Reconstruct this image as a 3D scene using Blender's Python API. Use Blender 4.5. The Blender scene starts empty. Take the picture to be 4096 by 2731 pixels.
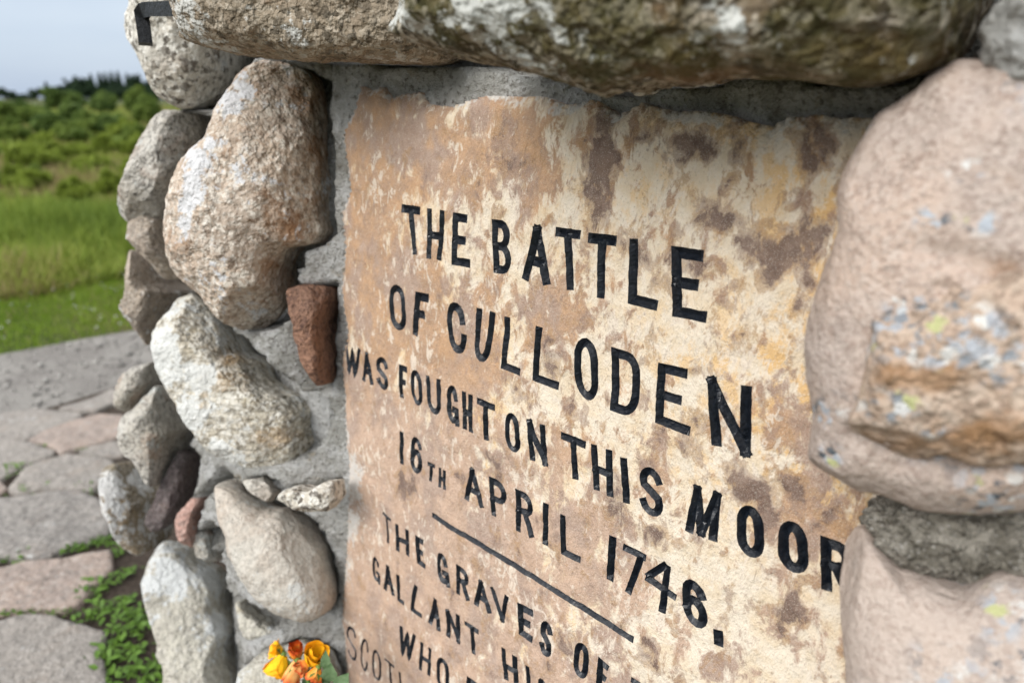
import bpy, math, random
import numpy as np
from mathutils import Vector, Matrix
from mathutils.geometry import delaunay_2d_cdt

random.seed(7); RNG = np.random.default_rng(7)
R_ = math.radians
sc = bpy.context.scene
COL = sc.collection

# ---------------------------------------------------------------- camera
EYE = np.array([0., 0., 1.55]); PITCH = R_(19.6); YAW = R_(46.85); LEAN = R_(5.7)
FPX = 2730.7                                   # 24 mm lens on a 36 mm wide picture of 4096
FWD = np.array([0, math.cos(PITCH), -math.sin(PITCH)]); UPV = np.array([0, math.sin(PITCH), math.cos(PITCH)]); RGT = np.array([1., 0, 0])
cd = bpy.data.cameras.new('camera'); cam = bpy.data.objects.new('camera', cd); COL.objects.link(cam)
cam.matrix_world = Matrix(((1, 0, 0, 0), (0, UPV[1], -FWD[1], 0), (0, UPV[2], -FWD[2], EYE[2]), (0, 0, 0, 1)))
cd.lens = 24; cd.sensor_width = 36; cd.clip_start = .02; cd.clip_end = 5000
cd.dof.use_dof = True; cd.dof.focus_distance = .88; cd.dof.aperture_fstop = 2.8
sc.camera = cam

# ---------------------------------------------------------------- sky, sun, exposure
SUN_AZ, SUN_EL = R_(226), R_(35)               # where the light comes from (clockwise from +Y), behind and left of the camera
w = bpy.data.worlds.new('World'); sc.world = w; w.use_nodes = True
nt = w.node_tree; nt.nodes.clear()
def N(t, k, **kw):
    n = t.nodes.new(k)
    for a, b in kw.items(): setattr(n, a, b)
    return n
out = N(nt, 'ShaderNodeOutputWorld'); bg = N(nt, 'ShaderNodeBackground')
sky = N(nt, 'ShaderNodeTexSky', sky_type='NISHITA'); sky.sun_disc = False; sky.sun_elevation = SUN_EL; sky.sun_rotation = SUN_AZ
tc = N(nt, 'ShaderNodeTexCoord'); sep = N(nt, 'ShaderNodeSeparateXYZ')
nt.links.new(tc.outputs['Generated'], sep.inputs[0])
mp = N(nt, 'ShaderNodeMapping'); mp.inputs['Scale'].default_value = (1.3, 1.3, 4)
nt.links.new(tc.outputs['Generated'], mp.inputs[0])
cn = N(nt, 'ShaderNodeTexNoise'); cn.inputs['Scale'].default_value = 1.6; cn.inputs['Detail'].default_value = 5
nt.links.new(mp.outputs[0], cn.inputs['Vector'])
mr = N(nt, 'ShaderNodeMapRange'); mr.inputs['From Min'].default_value = -.02; mr.inputs['From Max'].default_value = 1
nt.links.new(sep.outputs['Z'], mr.inputs['Value'])
ad = N(nt, 'ShaderNodeMath', operation='MULTIPLY_ADD'); ad.inputs[1].default_value = .34; ad.inputs[2].default_value = -.13
nt.links.new(cn.outputs['Fac'], ad.inputs[0])
sm = N(nt, 'ShaderNodeMath', operation='ADD'); nt.links.new(mr.outputs[0], sm.inputs[0]); nt.links.new(ad.outputs[0], sm.inputs[1])
rp = N(nt, 'ShaderNodeValToRGB'); e = rp.color_ramp.elements
e[0].position = 0; e[0].color = (.245, .305, .41, 1); e[1].position = 1; e[1].color = (1.25, 1.25, 1.25, 1)
x = rp.color_ramp.elements.new(.16); x.color = (.37, .42, .49, 1)
x = rp.color_ramp.elements.new(.45); x.color = (.72, .755, .79, 1)
nt.links.new(sm.outputs[0], rp.inputs[0])
sk = N(nt, 'ShaderNodeMixRGB', blend_type='MULTIPLY'); sk.inputs[0].default_value = 1; sk.inputs[2].default_value = (.1, .1, .1, 1)
nt.links.new(sky.outputs[0], sk.inputs[1])
mx = N(nt, 'ShaderNodeMixRGB'); mx.inputs[0].default_value = .88                                    # cloud cover over the clear sky
nt.links.new(sk.outputs[0], mx.inputs[1]); nt.links.new(rp.outputs[0], mx.inputs[2])
nt.links.new(mx.outputs[0], bg.inputs[0]); bg.inputs[1].default_value = 1
nt.links.new(bg.outputs[0], out.inputs[0])
sl = bpy.data.lights.new('sun', 'SUN'); sl.energy = 1.5; sl.angle = R_(35); sl.color = (1, .965, .915)
so = bpy.data.objects.new('sun', sl); COL.objects.link(so); so.location = (-3, -3, 6)
sd = Vector((math.sin(SUN_AZ) * math.cos(SUN_EL), math.cos(SUN_AZ) * math.cos(SUN_EL), math.sin(SUN_EL)))
so.rotation_euler = sd.to_track_quat('Z', 'Y').to_euler()
vs = sc.view_settings; vs.view_transform = 'Standard'; vs.look = 'None'; vs.gamma = 1; vs.exposure = .88
sc.render.engine = 'CYCLES'; sc.cycles.max_bounces = 5; sc.cycles.diffuse_bounces = 3; sc.cycles.glossy_bounces = 2; sc.cycles.transmission_bounces = 3; sc.cycles.caustics_reflective = False; sc.cycles.caustics_refractive = False

# ---------------------------------------------------------------- frames and helpers
NIN = np.array([math.cos(YAW), math.sin(YAW), 0]); EU = np.array([math.sin(YAW), -math.cos(YAW), 0])
EV = math.cos(LEAN) * np.array([0, 0, 1]) + math.sin(LEAN) * NIN; EW = np.cross(EU, EV)
ORG = NIN * .70 + EYE                          # slab plane: u along, v up, w out of the wall
def ray(P): return FWD * FPX + RGT * (P[0] - 2048) - UPV * (P[1] - 1365.5)
def onwall(P, wo=0.):
    d = ray(P); t = ((ORG - EYE) @ EW + wo) / (d @ EW); return EYE + t * d
def uv(P):
    X = onwall(P) - ORG; return (float(X @ EU), float(X @ EV))
def ground(P, z=0.):
    d = ray(P); return EYE + d * ((z - EYE[2]) / d[2])
def project(X):
    X = np.asarray(X) - EYE; d = X @ FWD
    return np.stack([2048 + FPX * (X @ RGT) / d, 1365.5 - FPX * (X @ UPV) / d, d], -1)
def wall(u, v, wo): return ORG + u * EU + v * EV + wo * EW
WMAT = Matrix(((EU[0], EV[0], EW[0], ORG[0]), (EU[1], EV[1], EW[1], ORG[1]), (EU[2], EV[2], EW[2], ORG[2]), (0, 0, 0, 1)))
OFF = {'1': (0, 0, 1.12), '2': (0, 1331, 1.12), '3': (1300, 0, 1.12), '4': (1300, 1331, 1.12), '5': (2696, 0, 1.12), '6': (2696, 1331, 1.12),
       'a': (1550, 750, 2.24), 'b': (2150, 850, 2.24), 'c': (1370, 1330, 2.24), 'd': (1950, 1330, 2.24), 'e': (2600, 1450, 1.96),
       'f': (1370, 2031, 2.24), 'g': (1950, 2031, 2.24), 'h': (2400, 2031, 2.24)}
def pp(s):                                     # '1 590 0,555 60;2 ...' -> points measured on the photograph
    r = []
    for blk in s.split(';'):
        k, rest = blk.strip().split(' ', 1); o = OFF[k]
        for q in rest.split(','):
            a, b = q.split(); r.append((o[0] + float(a) / o[2], o[1] + float(b) / o[2]))
    return r

def _h(ix, iy, iz, seed):
    h = (ix * 374761393 + iy * 668265263 + iz * 2147483647 % 1000003 * 69069 + iz * 1274126177 + seed * 974634777) & 0xffffffff
    h = ((h ^ (h >> 13)) * 1274126177) & 0xffffffff; h = ((h ^ (h >> 15)) * 2246822519) & 0xffffffff
    return ((h ^ (h >> 16)) & 0xffff) / 32767.5 - 1
def vnoise(P, seed=0):
    P = np.asarray(P, float); i = np.floor(P).astype(np.int64); f = P - i; f = f * f * f * (f * (f * 6 - 15) + 10)
    r = 0
    for dx in (0, 1):
        for dy in (0, 1):
            for dz in (0, 1):
                r = r + _h(i[..., 0] + dx, i[..., 1] + dy, i[..., 2] + dz, seed) * (f[..., 0] if dx else 1 - f[..., 0]) * (f[..., 1] if dy else 1 - f[..., 1]) * (f[..., 2] if dz else 1 - f[..., 2])
    return r
def fbm(P, s, oct=4, seed=0, gain=.5, ridge=False):
    P = np.asarray(P, float) * s; a = 1; r = 0; t = 0
    for k in range(oct):
        n = vnoise(P * 2.03 ** k + 17.3 * k, seed + k)
        r = r + a * ((1 - 2 * np.abs(n)) if ridge else n); t += a; a *= gain
    return r / t

def mesh(name, V, F, mat=None, smooth=True):
    me = bpy.data.meshes.new(name); V = np.asarray(V, np.float32); n = len(V)
    if isinstance(F, np.ndarray):
        k = F.shape[1]; m = len(F)
        me.vertices.add(n); me.vertices.foreach_set('co', V.ravel()); me.loops.add(m * k); me.loops.foreach_set('vertex_index', F.ravel().astype(np.int32))
        me.polygons.add(m); me.polygons.foreach_set('loop_start', np.arange(m, dtype=np.int32) * k)
        me.update(calc_edges=True); me.validate()
    else: me.from_pydata(V.tolist(), [], F)
    if smooth: me.polygons.foreach_set('use_smooth', np.ones(len(me.polygons), bool))
    if mat: me.materials.append(mat)
    return me
def obj(name, me, parent=None, M=None, **props):
    o = bpy.data.objects.new(name, me); COL.objects.link(o)
    M = M if M is not None else Matrix()
    if parent is not None:
        o.parent = parent; o.matrix_local = world(parent).inverted() @ M
    else: o.matrix_basis = M
    WM[o.name] = M
    for k, v in props.items(): o[k] = v
    return o
WM = {}
def world(o): return WM[o.name]
def empty(name, loc, **props): return obj(name, None, None, Matrix.Translation(loc), **props)
def attr(me, name, vals, kind='FLOAT'):
    a = me.attributes.new(name, kind, 'POINT'); vals = np.asarray(vals, np.float32)
    a.data.foreach_set('value' if kind == 'FLOAT' else 'color', vals.ravel())

# ---------------------------------------------------------------- materials
class NT:
    def __init__(s, name):
        s.m = bpy.data.materials.new(name); s.m.use_nodes = True; s.t = s.m.node_tree; s.t.nodes.clear()
        s.o = N(s.t, 'ShaderNodeOutputMaterial'); s.b = N(s.t, 'ShaderNodeBsdfPrincipled'); s.t.links.new(s.b.outputs[0], s.o.inputs[0])
        s.b.inputs['Roughness'].default_value = .9; s.b.inputs['Specular IOR Level'].default_value = .25
        tc = N(s.t, 'ShaderNodeTexCoord'); s.co = tc.outputs['Object']
    def L(s, a, b): s.t.links.new(a, b)
    def set(s, sock, v):
        if hasattr(v, 'links'): s.L(v, sock)
        else: sock.default_value = v if not (isinstance(v, tuple) and len(v) == 3 and sock.type == 'RGBA') else (*v, 1)
    def rand_co(s):
        oi = N(s.t, 'ShaderNodeObjectInfo'); m = N(s.t, 'ShaderNodeMath', operation='MULTIPLY'); s.L(oi.outputs['Random'], m.inputs[0]); m.inputs[1].default_value = 37
        a = N(s.t, 'ShaderNodeVectorMath', operation='ADD'); s.L(s.co, a.inputs[0]); s.L(m.outputs[0], a.inputs[1]); s.co = a.outputs[0]
    def noise(s, scale, detail=4, rough=.55, stretch=None, dist=0, rot=None):
        co = s.co
        if stretch or rot:
            mp = N(s.t, 'ShaderNodeMapping'); s.L(co, mp.inputs[0])
            if stretch: mp.inputs['Scale'].default_value = stretch
            if rot: mp.inputs['Rotation'].default_value = rot
            co = mp.outputs[0]
        n = N(s.t, 'ShaderNodeTexNoise'); s.L(co, n.inputs['Vector'])
        n.inputs['Scale'].default_value = scale; n.inputs['Detail'].default_value = detail; n.inputs['Roughness'].default_value = rough; n.inputs['Distortion'].default_value = dist
        return n.outputs['Fac']
    def voro(s, scale, feature='F1', out='Distance'):
        n = N(s.t, 'ShaderNodeTexVoronoi', feature=feature); s.L(s.co, n.inputs['Vector']); n.inputs['Scale'].default_value = scale
        return n.outputs[out]
    def math(s, op, a, b=0., c=0.):
        n = N(s.t, 'ShaderNodeMath', operation=op)
        for i, v in enumerate((a, b, c)): s.set(n.inputs[i], v)
        return n.outputs[0]
    def step(s, v, lo, hi, a=0., b=1.):
        n = N(s.t, 'ShaderNodeMapRange', interpolation_type='SMOOTHSTEP'); s.set(n.inputs[0], v)
        for i, q in enumerate((lo, hi, a, b)): s.set(n.inputs[1 + i], q)
        return n.outputs[0]
    def mix(s, f, a, b, mode='MIX'):
        n = N(s.t, 'ShaderNodeMixRGB', blend_type=mode); s.set(n.inputs[0], f); s.set(n.inputs[1], a); s.set(n.inputs[2], b); return n.outputs[0]
    def attr(s, name, out='Fac'):
        n = N(s.t, 'ShaderNodeAttribute', attribute_name=name); return n.outputs[out]
    def bump(s, h, dist, strength=1., prev=None):
        n = N(s.t, 'ShaderNodeBump'); s.L(h, n.inputs['Height']); n.inputs['Distance'].default_value = dist; n.inputs['Strength'].default_value = strength
        if prev is not None: s.L(prev, n.inputs['Normal'])
        return n.outputs[0]
    def done(s, col, nrm=None, rough=None):
        s.set(s.b.inputs['Base Color'], col)
        if nrm is not None: s.L(nrm, s.b.inputs['Normal'])
        if rough is not None: s.set(s.b.inputs['Roughness'], rough)
        return s.m

def stone_mat(name, c1, c2, dark=.35, darkc=(.06, .055, .05), light=.3, lightc=(.55, .52, .47), grain=140, lichen=.3, lichc=(.62, .63, .62), lscale=9,
              rust=.15, rustc=(.30, .13, .05), band=0., bandrot=(0.4, 0.3, 0), moss=0., spots=0., spotc=(.06, .07, .08), rough_bump=1., yellow=0., lump=1.4, sscale=55):
    s = NT(name); s.rand_co(); la = s.attr('lich'); sa = s.attr('stain')
    col = s.mix(s.step(s.noise(7, 3, .6), .36, .64), c1, c2)
    if band:
        b = s.noise(16, 4, .65, (1, 1, 7), 0, bandrot)
        col = s.mix(s.math('MULTIPLY', s.step(b, .42, .62), band), col, tuple(.45 * q for q in c2))
    fine = s.noise(grain, 2, .75)
    wv = N(s.t, 'ShaderNodeTexNoise'); s.L(s.co, wv.inputs['Vector']); wv.inputs['Scale'].default_value = grain * .9; wv.inputs['Detail'].default_value = 2
    wa_ = N(s.t, 'ShaderNodeVectorMath', operation='SCALE'); s.L(wv.outputs['Color'], wa_.inputs[0]); wa_.inputs['Scale'].default_value = 1.1 / grain
    wb_ = N(s.t, 'ShaderNodeVectorMath', operation='ADD'); s.L(s.co, wb_.inputs[0]); s.L(wa_.outputs[0], wb_.inputs[1])
    cv = N(s.t, 'ShaderNodeTexVoronoi'); s.L(wb_.outputs[0], cv.inputs['Vector']); cv.inputs['Scale'].default_value = grain * 1.25
    cs_ = N(s.t, 'ShaderNodeSeparateColor'); s.L(cv.outputs['Color'], cs_.inputs[0]); patch = s.step(s.noise(grain * .16, 2, .6), .30, .62, .45, 1.)
    col = s.mix(s.math('MULTIPLY', s.math('MULTIPLY', s.step(cs_.outputs[0], .62, .72), light), patch), col, lightc)
    col = s.mix(s.math('MULTIPLY', s.math('MULTIPLY', s.step(cs_.outputs[1], .74, .82), min(1, dark * 1.2)), patch), col, darkc)
    mid = s.noise(grain * .33, 3, .7)
    vor = s.voro(grain * .62)
    col = s.mix(s.math('MULTIPLY', s.step(fine, .52, .66), light), col, lightc)
    col = s.mix(s.math('MULTIPLY', s.step(mid, .54, .68), dark), col, darkc)
    col = s.mix(s.math('MULTIPLY', s.step(vor, .30, .12), dark * .8), col, darkc)
    if rust: col = s.mix(s.math('MULTIPLY', s.step(s.math('ADD', s.noise(11, 4, .7), s.math('MULTIPLY', sa, .3)), .54, .72), s.math('MAXIMUM', rust, s.math('MULTIPLY', sa, .8))), col, rustc)
    if moss: col = s.mix(s.math('MULTIPLY', s.step(s.noise(8, 4, .72), .44, .6), moss), col, (.065, .062, .016))
    lm = None
    if lichen:
        a = s.math('ADD', s.math('ADD', s.noise(lscale, 4, .75), s.math('MULTIPLY', la, .26)), s.math('MULTIPLY', s.math('SUBTRACT', s.noise(60, 3, .75), .5), .55))
        lm = s.math('MULTIPLY', s.step(a, .66 - .22 * lichen, .74 - .22 * lichen), .85)
        col = s.mix(lm, col, lichc)
    if spots:
        v = N(s.t, 'ShaderNodeTexVoronoi'); s.L(s.co, v.inputs['Vector']); v.inputs['Scale'].default_value = sscale; v.inputs['Randomness'].default_value = 1
        big = s.step(s.math('ADD', s.noise(9, 2, .5), s.math('MULTIPLY', la, .36)), .48, .68); d = s.math('ADD', v.outputs['Distance'], s.math('MULTIPLY', s.math('SUBTRACT', s.noise(75, 4, .8), .5), 3.2))
        sp = s.math('MULTIPLY', s.math('MULTIPLY', s.step(d, .60, .30), big), spots)
        pick = N(s.t, 'ShaderNodeSeparateColor'); s.L(v.outputs['Color'], pick.inputs[0])
        lc = s.mix(s.step(pick.outputs[0], .38, .48), spotc, (.37, .40, .44)); lc = s.mix(s.step(pick.outputs[2], .72, .80), lc, (.60, .60, .58))
        lc = s.mix(s.step(pick.outputs[1], .93, .96), lc, (.44, .46, .22))
        col = s.mix(sp, col, lc)
    if yellow: col = s.mix(s.math('MULTIPLY', s.step(s.noise(14, 6, .7), .6, .72), yellow), col, (.42, .33, .16))
    h = s.math('ADD', s.math('MULTIPLY', fine, .35), s.math('ADD', mid, s.math('MULTIPLY', s.noise(22, 3, .6), lump)))
    h = s.math('ADD', h, s.math('MULTIPLY', cs_.outputs[0], .25 * min(1, light * 1.4)))
    n = s.bump(h, .013 * rough_bump, 1.)
    return s.done(col, n, .92)

M = {}
M['granite'] = stone_mat('granite_grey', (0.6, 0.57, 0.51), (0.5, 0.46, 0.39), dark=.75, darkc=(.085, .07, .055), light=.8, lightc=(.72, .70, .64), grain=75, lichen=.1, rust=.1)
M['tan'] = stone_mat('tan_lichen_stone', (0.530, 0.419, 0.323), (0.477, 0.392, 0.318), dark=.45, darkc=(.13, .085, .055), light=.65, lightc=(.74, .69, .61), grain=100, lichen=.30, lichc=(.60, .61, .63), lscale=10, rust=.5, rustc=(.30, .14, .05))
M['greybrown'] = stone_mat('grey_brown_stone', (0.483, 0.460, 0.414), (0.391, 0.356, 0.299), dark=.5, light=.35, grain=120, lichen=.4, lichc=(.50, .51, .48), rust=.3)
M['brown'] = stone_mat('brown_smooth_stone', (0.413, 0.344, 0.275), (0.338, 0.281, 0.231), dark=.3, light=.25, grain=130, lichen=.3, rust=.2)
M['gneiss'] = stone_mat('pale_banded_gneiss', (0.56, 0.52, 0.44), (0.48, 0.43, 0.34), dark=.5, darkc=(.12, .10, .07), light=.6, lightc=(.72, .70, .64), grain=90, lichen=.5, lichc=(.61, .62, .60), lscale=6, rust=.3, rustc=(.36, .20, .06), band=.85, bandrot=(.5, .9, .2), yellow=.35)
M['red'] = stone_mat('red_brown_sandstone', (0.27, 0.15, 0.1), (0.21, 0.125, 0.09), dark=.5, darkc=(.07, .04, .035), light=.2, lightc=(.36, .20, .13), grain=120, lichen=.08, rust=.3, rough_bump=1.3)
M['cobble'] = stone_mat('smooth_grey_cobble', (0.508, 0.481, 0.427), (0.464, 0.400, 0.335), dark=.22, light=.25, grain=160, lichen=.28, lichc=(.54, .55, .53), rust=.2, rough_bump=.45)
M['dark'] = stone_mat('dark_slate_stone', (0.105, 0.085, 0.085), (0.15, 0.12, 0.115), dark=.5, light=.4, lightc=(.25, .22, .21), grain=130, lichen=.25, lichc=(.38, .38, .36), rust=.15)
M['pink'] = stone_mat('pink_granite', (0.45, 0.27, 0.22), (0.39, 0.25, 0.21), dark=.35, darkc=(.12, .10, .09), light=.4, lightc=(.56, .42, .37), grain=120, lichen=.2, rust=0)
M['pale'] = stone_mat('pale_lichen_stone', (0.504, 0.480, 0.408), (0.420, 0.396, 0.336), dark=.25, light=.35, grain=100, lichen=.62, lichc=(.58, .60, .60), lscale=5, rust=.12, yellow=.3)
M['white'] = stone_mat('brown_stone_with_white_lichen', (.27, .21, .14), (.22, .18, .12), dark=.4, light=.4, grain=100, lichen=.75, lichc=(.62, .62, .61), lscale=9, rust=.5, rustc=(.24, .14, .04))
M['lintel'] = stone_mat('dark_olive_lintel', (0.165, 0.128, 0.082), (0.12, 0.087, 0.055), dark=.8, darkc=(.04, .032, .022), light=.9, lightc=(.46, .41, .33), grain=80, lichen=.42, lichc=(.56, .57, .54), lscale=6, rust=.45, rustc=(.17, .085, .03), moss=.6, band=.6, bandrot=(.2, .15, .5), rough_bump=1.5)
M['lintel2'] = stone_mat('brown_lintel', (0.336, 0.278, 0.205), (0.263, 0.205, 0.147), dark=.6, darkc=(.06, .05, .035), light=.7, lightc=(.45, .39, .31), grain=95, lichen=.22, lichc=(.58, .58, .55), lscale=6, rust=.3, band=.3, rough_bump=1.3)
M['rose'] = stone_mat('rosy_boulder', (0.5, 0.385, 0.315), (0.41, 0.34, 0.3), dark=.4, darkc=(.22, .155, .125), light=.55, lightc=(.52, .44, .385), grain=210, lichen=0, rust=.25, rustc=(.30, .165, .075), spots=1., spotc=(.075, .09, .105), rough_bump=.45, lump=.35, sscale=105)
M['rose2'] = stone_mat('rosy_boulder_plain', (0.51, 0.41, 0.345), (0.43, 0.36, 0.315), dark=.28, darkc=(.22, .155, .125), light=.5, lightc=(.52, .44, .385), grain=210, lichen=0, rust=.15, rustc=(.34, .21, .12), spots=.9, spotc=(.09, .105, .125), rough_bump=.4, lump=.3, sscale=80)
M['ledge'] = stone_mat('rough_tan_ledge', (0.47, 0.355, 0.275), (0.39, 0.3, 0.235), dark=.45, darkc=(.11, .075, .05), light=.5, lightc=(.50, .41, .33), grain=120, lichen=0, rust=.6, rustc=(.27, .135, .045), spots=.9, spotc=(.20, .23, .26), rough_bump=1., lump=.9, sscale=95)
# mortar
s = NT('grey_mortar'); f1 = s.noise(90, 5, .7); f2 = s.noise(14, 5, .65); f3 = s.noise(4.5, 4, .6)
c = s.mix(s.step(f3, .4, .62), (.42, .415, .385), (.54, .535, .51)); c = s.mix(s.math('MULTIPLY', s.step(f2, .47, .58), .85), c, (.66, .66, .645))
c = s.mix(s.math('MULTIPLY', s.step(f1, .53, .64), .7), c, (.15, .135, .11)); c = s.mix(s.math('MULTIPLY', s.step(s.noise(30, 3, .75), .56, .66), .5), c, (.26, .24, .20)); c = s.mix(s.math('MULTIPLY', s.step(s.voro(150), .2, .05), .5), c, (.60, .58, .54))
c = s.mix(s.math('MULTIPLY', s.step(s.noise(9, 6, .7), .6, .7), .6), c, (.36, .27, .14))
M['mortar'] = s.done(c, s.bump(s.math('ADD', s.math('MULTIPLY', f1, 1.0), s.math('ADD', f2, s.math('MULTIPLY', s.noise(38, 3, .7), .8))), .022), .95)

s = NT('dark_weathered_mortar'); f1 = s.noise(120, 3, .75); f2 = s.noise(26, 4, .7)
c = s.mix(s.step(f2, .4, .6), (.17, .155, .125), (.33, .305, .26)); c = s.mix(s.math('MULTIPLY', s.step(s.voro(170), .28, .10), .75), c, (.46, .44, .41)); c = s.mix(s.math('MULTIPLY', s.step(f1, .56, .66), .7), c, (.045, .04, .033))
M['mortar_dark'] = s.done(c, s.bump(s.math('ADD', f1, f2), .016), .95)
def simple(name, c1, c2, scale=20, bump=.003, rough=.9, detail=5):
    s = NT(name); n = s.noise(scale, detail, .65); c = s.mix(s.step(n, .35, .65), c1, c2)
    return s.done(c, s.bump(s.noise(scale * 3, 4, .6), bump), rough)
# inscribed slab: cream sandstone with brown skin left in patches
s = NT('inscribed_sandstone')
skin = s.attr('skin'); och = s.attr('ochre'); pinkm = s.attr('pink'); darkm = s.attr('dark'); edge = s.attr('edge')
big = s.noise(10, 5, .66, (1.4, .8, 1)); med = s.noise(34, 5, .68, (1.3, .8, 1), .5); fine = s.noise(260, 2, .7); grain = s.noise(900, 1, .5)
cream = s.mix(s.step(s.noise(26, 3, .7), .38, .66), (.70, .615, .50), (.64, .525, .38))
cream = s.mix(s.math('MULTIPLY', s.math('MULTIPLY', s.step(s.noise(28, 4, .7, (1.2, .8, 1)), .46, .60), och), .9), cream, (.66, .415, .17))
mauve = s.step(s.noise(11, 3, .6, (1.2, .8, 1)), .47, .60)
sk1 = s.mix(s.step(s.noise(24, 3, .7), .38, .62), (.46, .275, .155), (.36, .225, .145))
sk1 = s.mix(pinkm, sk1, s.mix(s.step(s.noise(30, 3, .7), .35, .65), (.50, .345, .255), (.42, .285, .21)))
sk1 = s.mix(s.math('MULTIPLY', mauve, .85), sk1, s.mix(s.step(s.noise(40, 3, .7), .36, .64), (.30, .205, .165), (.37, .27, .22)))
fl = s.noise(52, 4, .7, (1.35, .7, 1), .6)
t = s.math('ADD', s.math('ADD', s.math('MULTIPLY', s.math('SUBTRACT', big, .5), 1.3), s.math('MULTIPLY', s.math('SUBTRACT', med, .5), 1.25)), skin)
m1 = s.step(t, .42, .61)
col = s.mix(s.math('MULTIPLY', m1, .92), cream, sk1)
fk = s.math('MULTIPLY', s.step(s.math('ADD', fl, s.math('MULTIPLY', s.math('SUBTRACT', s.noise(9, 2, .5), .5), .5)), .57, .66), .8)
col = s.mix(fk, col, (.68, .59, .49))
t2 = s.math('ADD', s.math('ADD', s.math('MULTIPLY', s.math('SUBTRACT', med, .5), 1.35), s.math('MULTIPLY', s.math('SUBTRACT', s.noise(20, 4, .66, (1.3, .8, 1)), .5), 1.2)), darkm)
col = s.mix(s.math('MULTIPLY', s.step(t2, .36, .48), .6), col, s.mix(s.step(s.noise(30, 3, .7), .42, .6), (.29, .20, .155), (.36, .22, .11)))
m2 = s.step(t2, .53, .74)
dk = s.mix(s.step(s.noise(35, 3, .75), .38, .62), (.135, .088, .072), (.215, .15, .12))
col = s.mix(s.math('MULTIPLY', m2, .9), col, dk)
col = s.mix(s.math('MULTIPLY', s.step(fine, .58, .72), .35), col, (.16, .11, .085)); col = s.mix(s.math('MULTIPLY', s.step(grain, .55, .75), .35), col, (.85, .80, .70))
spk = s.math('MULTIPLY', s.step(s.noise(150, 5, .8), .63, .70), s.step(s.noise(6, 3, .5), .50, .60))
col = s.mix(s.math('MULTIPLY', spk, .8), col, (.13, .11, .09))
wl = s.math('ADD', edge, s.math('MULTIPLY', s.math('SUBTRACT', s.noise(30, 3, .75), .5), 1.6))
col = s.mix(s.math('MULTIPLY', s.step(wl, .52, .80), .85), col, s.mix(s.step(s.noise(80, 3, .7), .55, .7), (.60, .58, .545), (.46, .34, .22)))
h = s.math('ADD', s.math('MULTIPLY', med, .9), s.math('MULTIPLY', fine, .22))
h = s.math('ADD', h, s.math('MULTIPLY', s.noise(70, 3, .7, (1.5, .6, 1)), .8))
M['slab'] = s.done(col, s.bump(h, .0055), .88)
s = NT('black_letter_paint'); n1 = s.noise(220, 4, .6); c = s.mix(s.step(n1, .4, .7), (.004, .006, .010), (.010, .014, .022))
chip = s.step(s.noise(300, 3, .75), .74, .78); c = s.mix(s.math('MULTIPLY', chip, .8), c, (.42, .38, .33))
s.b.inputs['Specular IOR Level'].default_value = .5
M['paint'] = s.done(c, s.bump(s.noise(200, 2, .6), .0009), s.step(s.noise(90, 3, .6), .35, .65, .28, .5))
M['iron'] = simple('black_painted_iron', (.012, .013, .015), (.022, .023, .026), 60, .002, .45)

# ================================================================ ground, path, paving bed
M['soil'] = simple('damp_soil', (.045, .034, .026), (.085, .066, .052), 60, .010, .95)
s = NT('gravel_path'); a1 = s.noise(70, 5, .75); vo = s.voro(60); c = s.mix(s.step(s.noise(3, 4, .6), .4, .6), (.21, .195, .18), (.27, .255, .235))
c = s.mix(s.math('MULTIPLY', s.step(a1, .52, .66), .6), c, (.36, .35, .335)); c = s.mix(s.math('MULTIPLY', s.step(vo, .3, .1), .5), c, (.11, .10, .09))
M['path'] = s.done(c, s.bump(s.math('ADD', a1, vo), .010), .95)
s = NT('moor_ground'); c = s.mix(s.step(s.noise(.5, 5, .6), .4, .6), (.05, .075, .014), (.085, .075, .03)); c = s.mix(s.step(s.noise(6, 4, .6), .45, .65), c, (.045, .06, .014))
M['moor'] = s.done(c, s.bump(s.noise(25, 4, .6), .02), 1.)
LA, LB = ground((0, 1411)), ground((446, 1331)); LD = (LB - LA) / np.linalg.norm(LB - LA); LN = np.array([-LD[1], LD[0], 0])      # edge of the lawn; LN points over the grass
if LN[1] < 0: LN = -LN
n_ang, rr = 96, np.concatenate([[0.], np.geomspace(1.0, 2500, 46)])
aa = np.linspace(0, 2 * math.pi, n_ang, endpoint=False); X = (rr[:, None] * np.sin(aa)).ravel(); Y = (rr[:, None] * np.cos(aa)).ravel()
dist = np.hypot(X, Y); Z = np.full_like(X, -.020) + np.clip((dist - 15) / 60, 0, 1) * .35 * fbm(np.stack([X, Y, X * 0], -1), 1 / 14., 3, 5)
F = np.array([[i * n_ang + j, i * n_ang + (j + 1) % n_ang, (i + 1) * n_ang + (j + 1) % n_ang, (i + 1) * n_ang + j] for i in range(len(rr) - 1) for j in range(n_ang)])
obj('ground', mesh('ground', np.stack([X, Y, Z], -1), F, M['moor']), kind='structure', label='moorland ground under grass reaching to the horizon')
def strip(name, q, z, mat, n=60, amp=.05, seed=1, **kw):
    q = [np.asarray(p[:2], float) for p in q]; V = []
    g = np.linspace(0, 1, n)
    for b in g:
        for a in g:
            p = (q[0] * (1 - a) + q[1] * a) * (1 - b) + (q[3] * (1 - a) + q[2] * a) * b; V.append((p[0], p[1], z))
    V = np.array(V); j = np.stack([fbm(V, 2.2, 4, seed), fbm(V, 2.2, 4, seed + 9)], -1); V[:, :2] += amp * j
    F = np.array([[i * n + k, i * n + k + 1, (i + 1) * n + k + 1, (i + 1) * n + k] for i in range(n - 1) for k in range(n - 1)])
    return obj(name, mesh(name, V, F, mat), **kw)
p0, p1 = LA - LD * 9, LA + LD * 12
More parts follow.
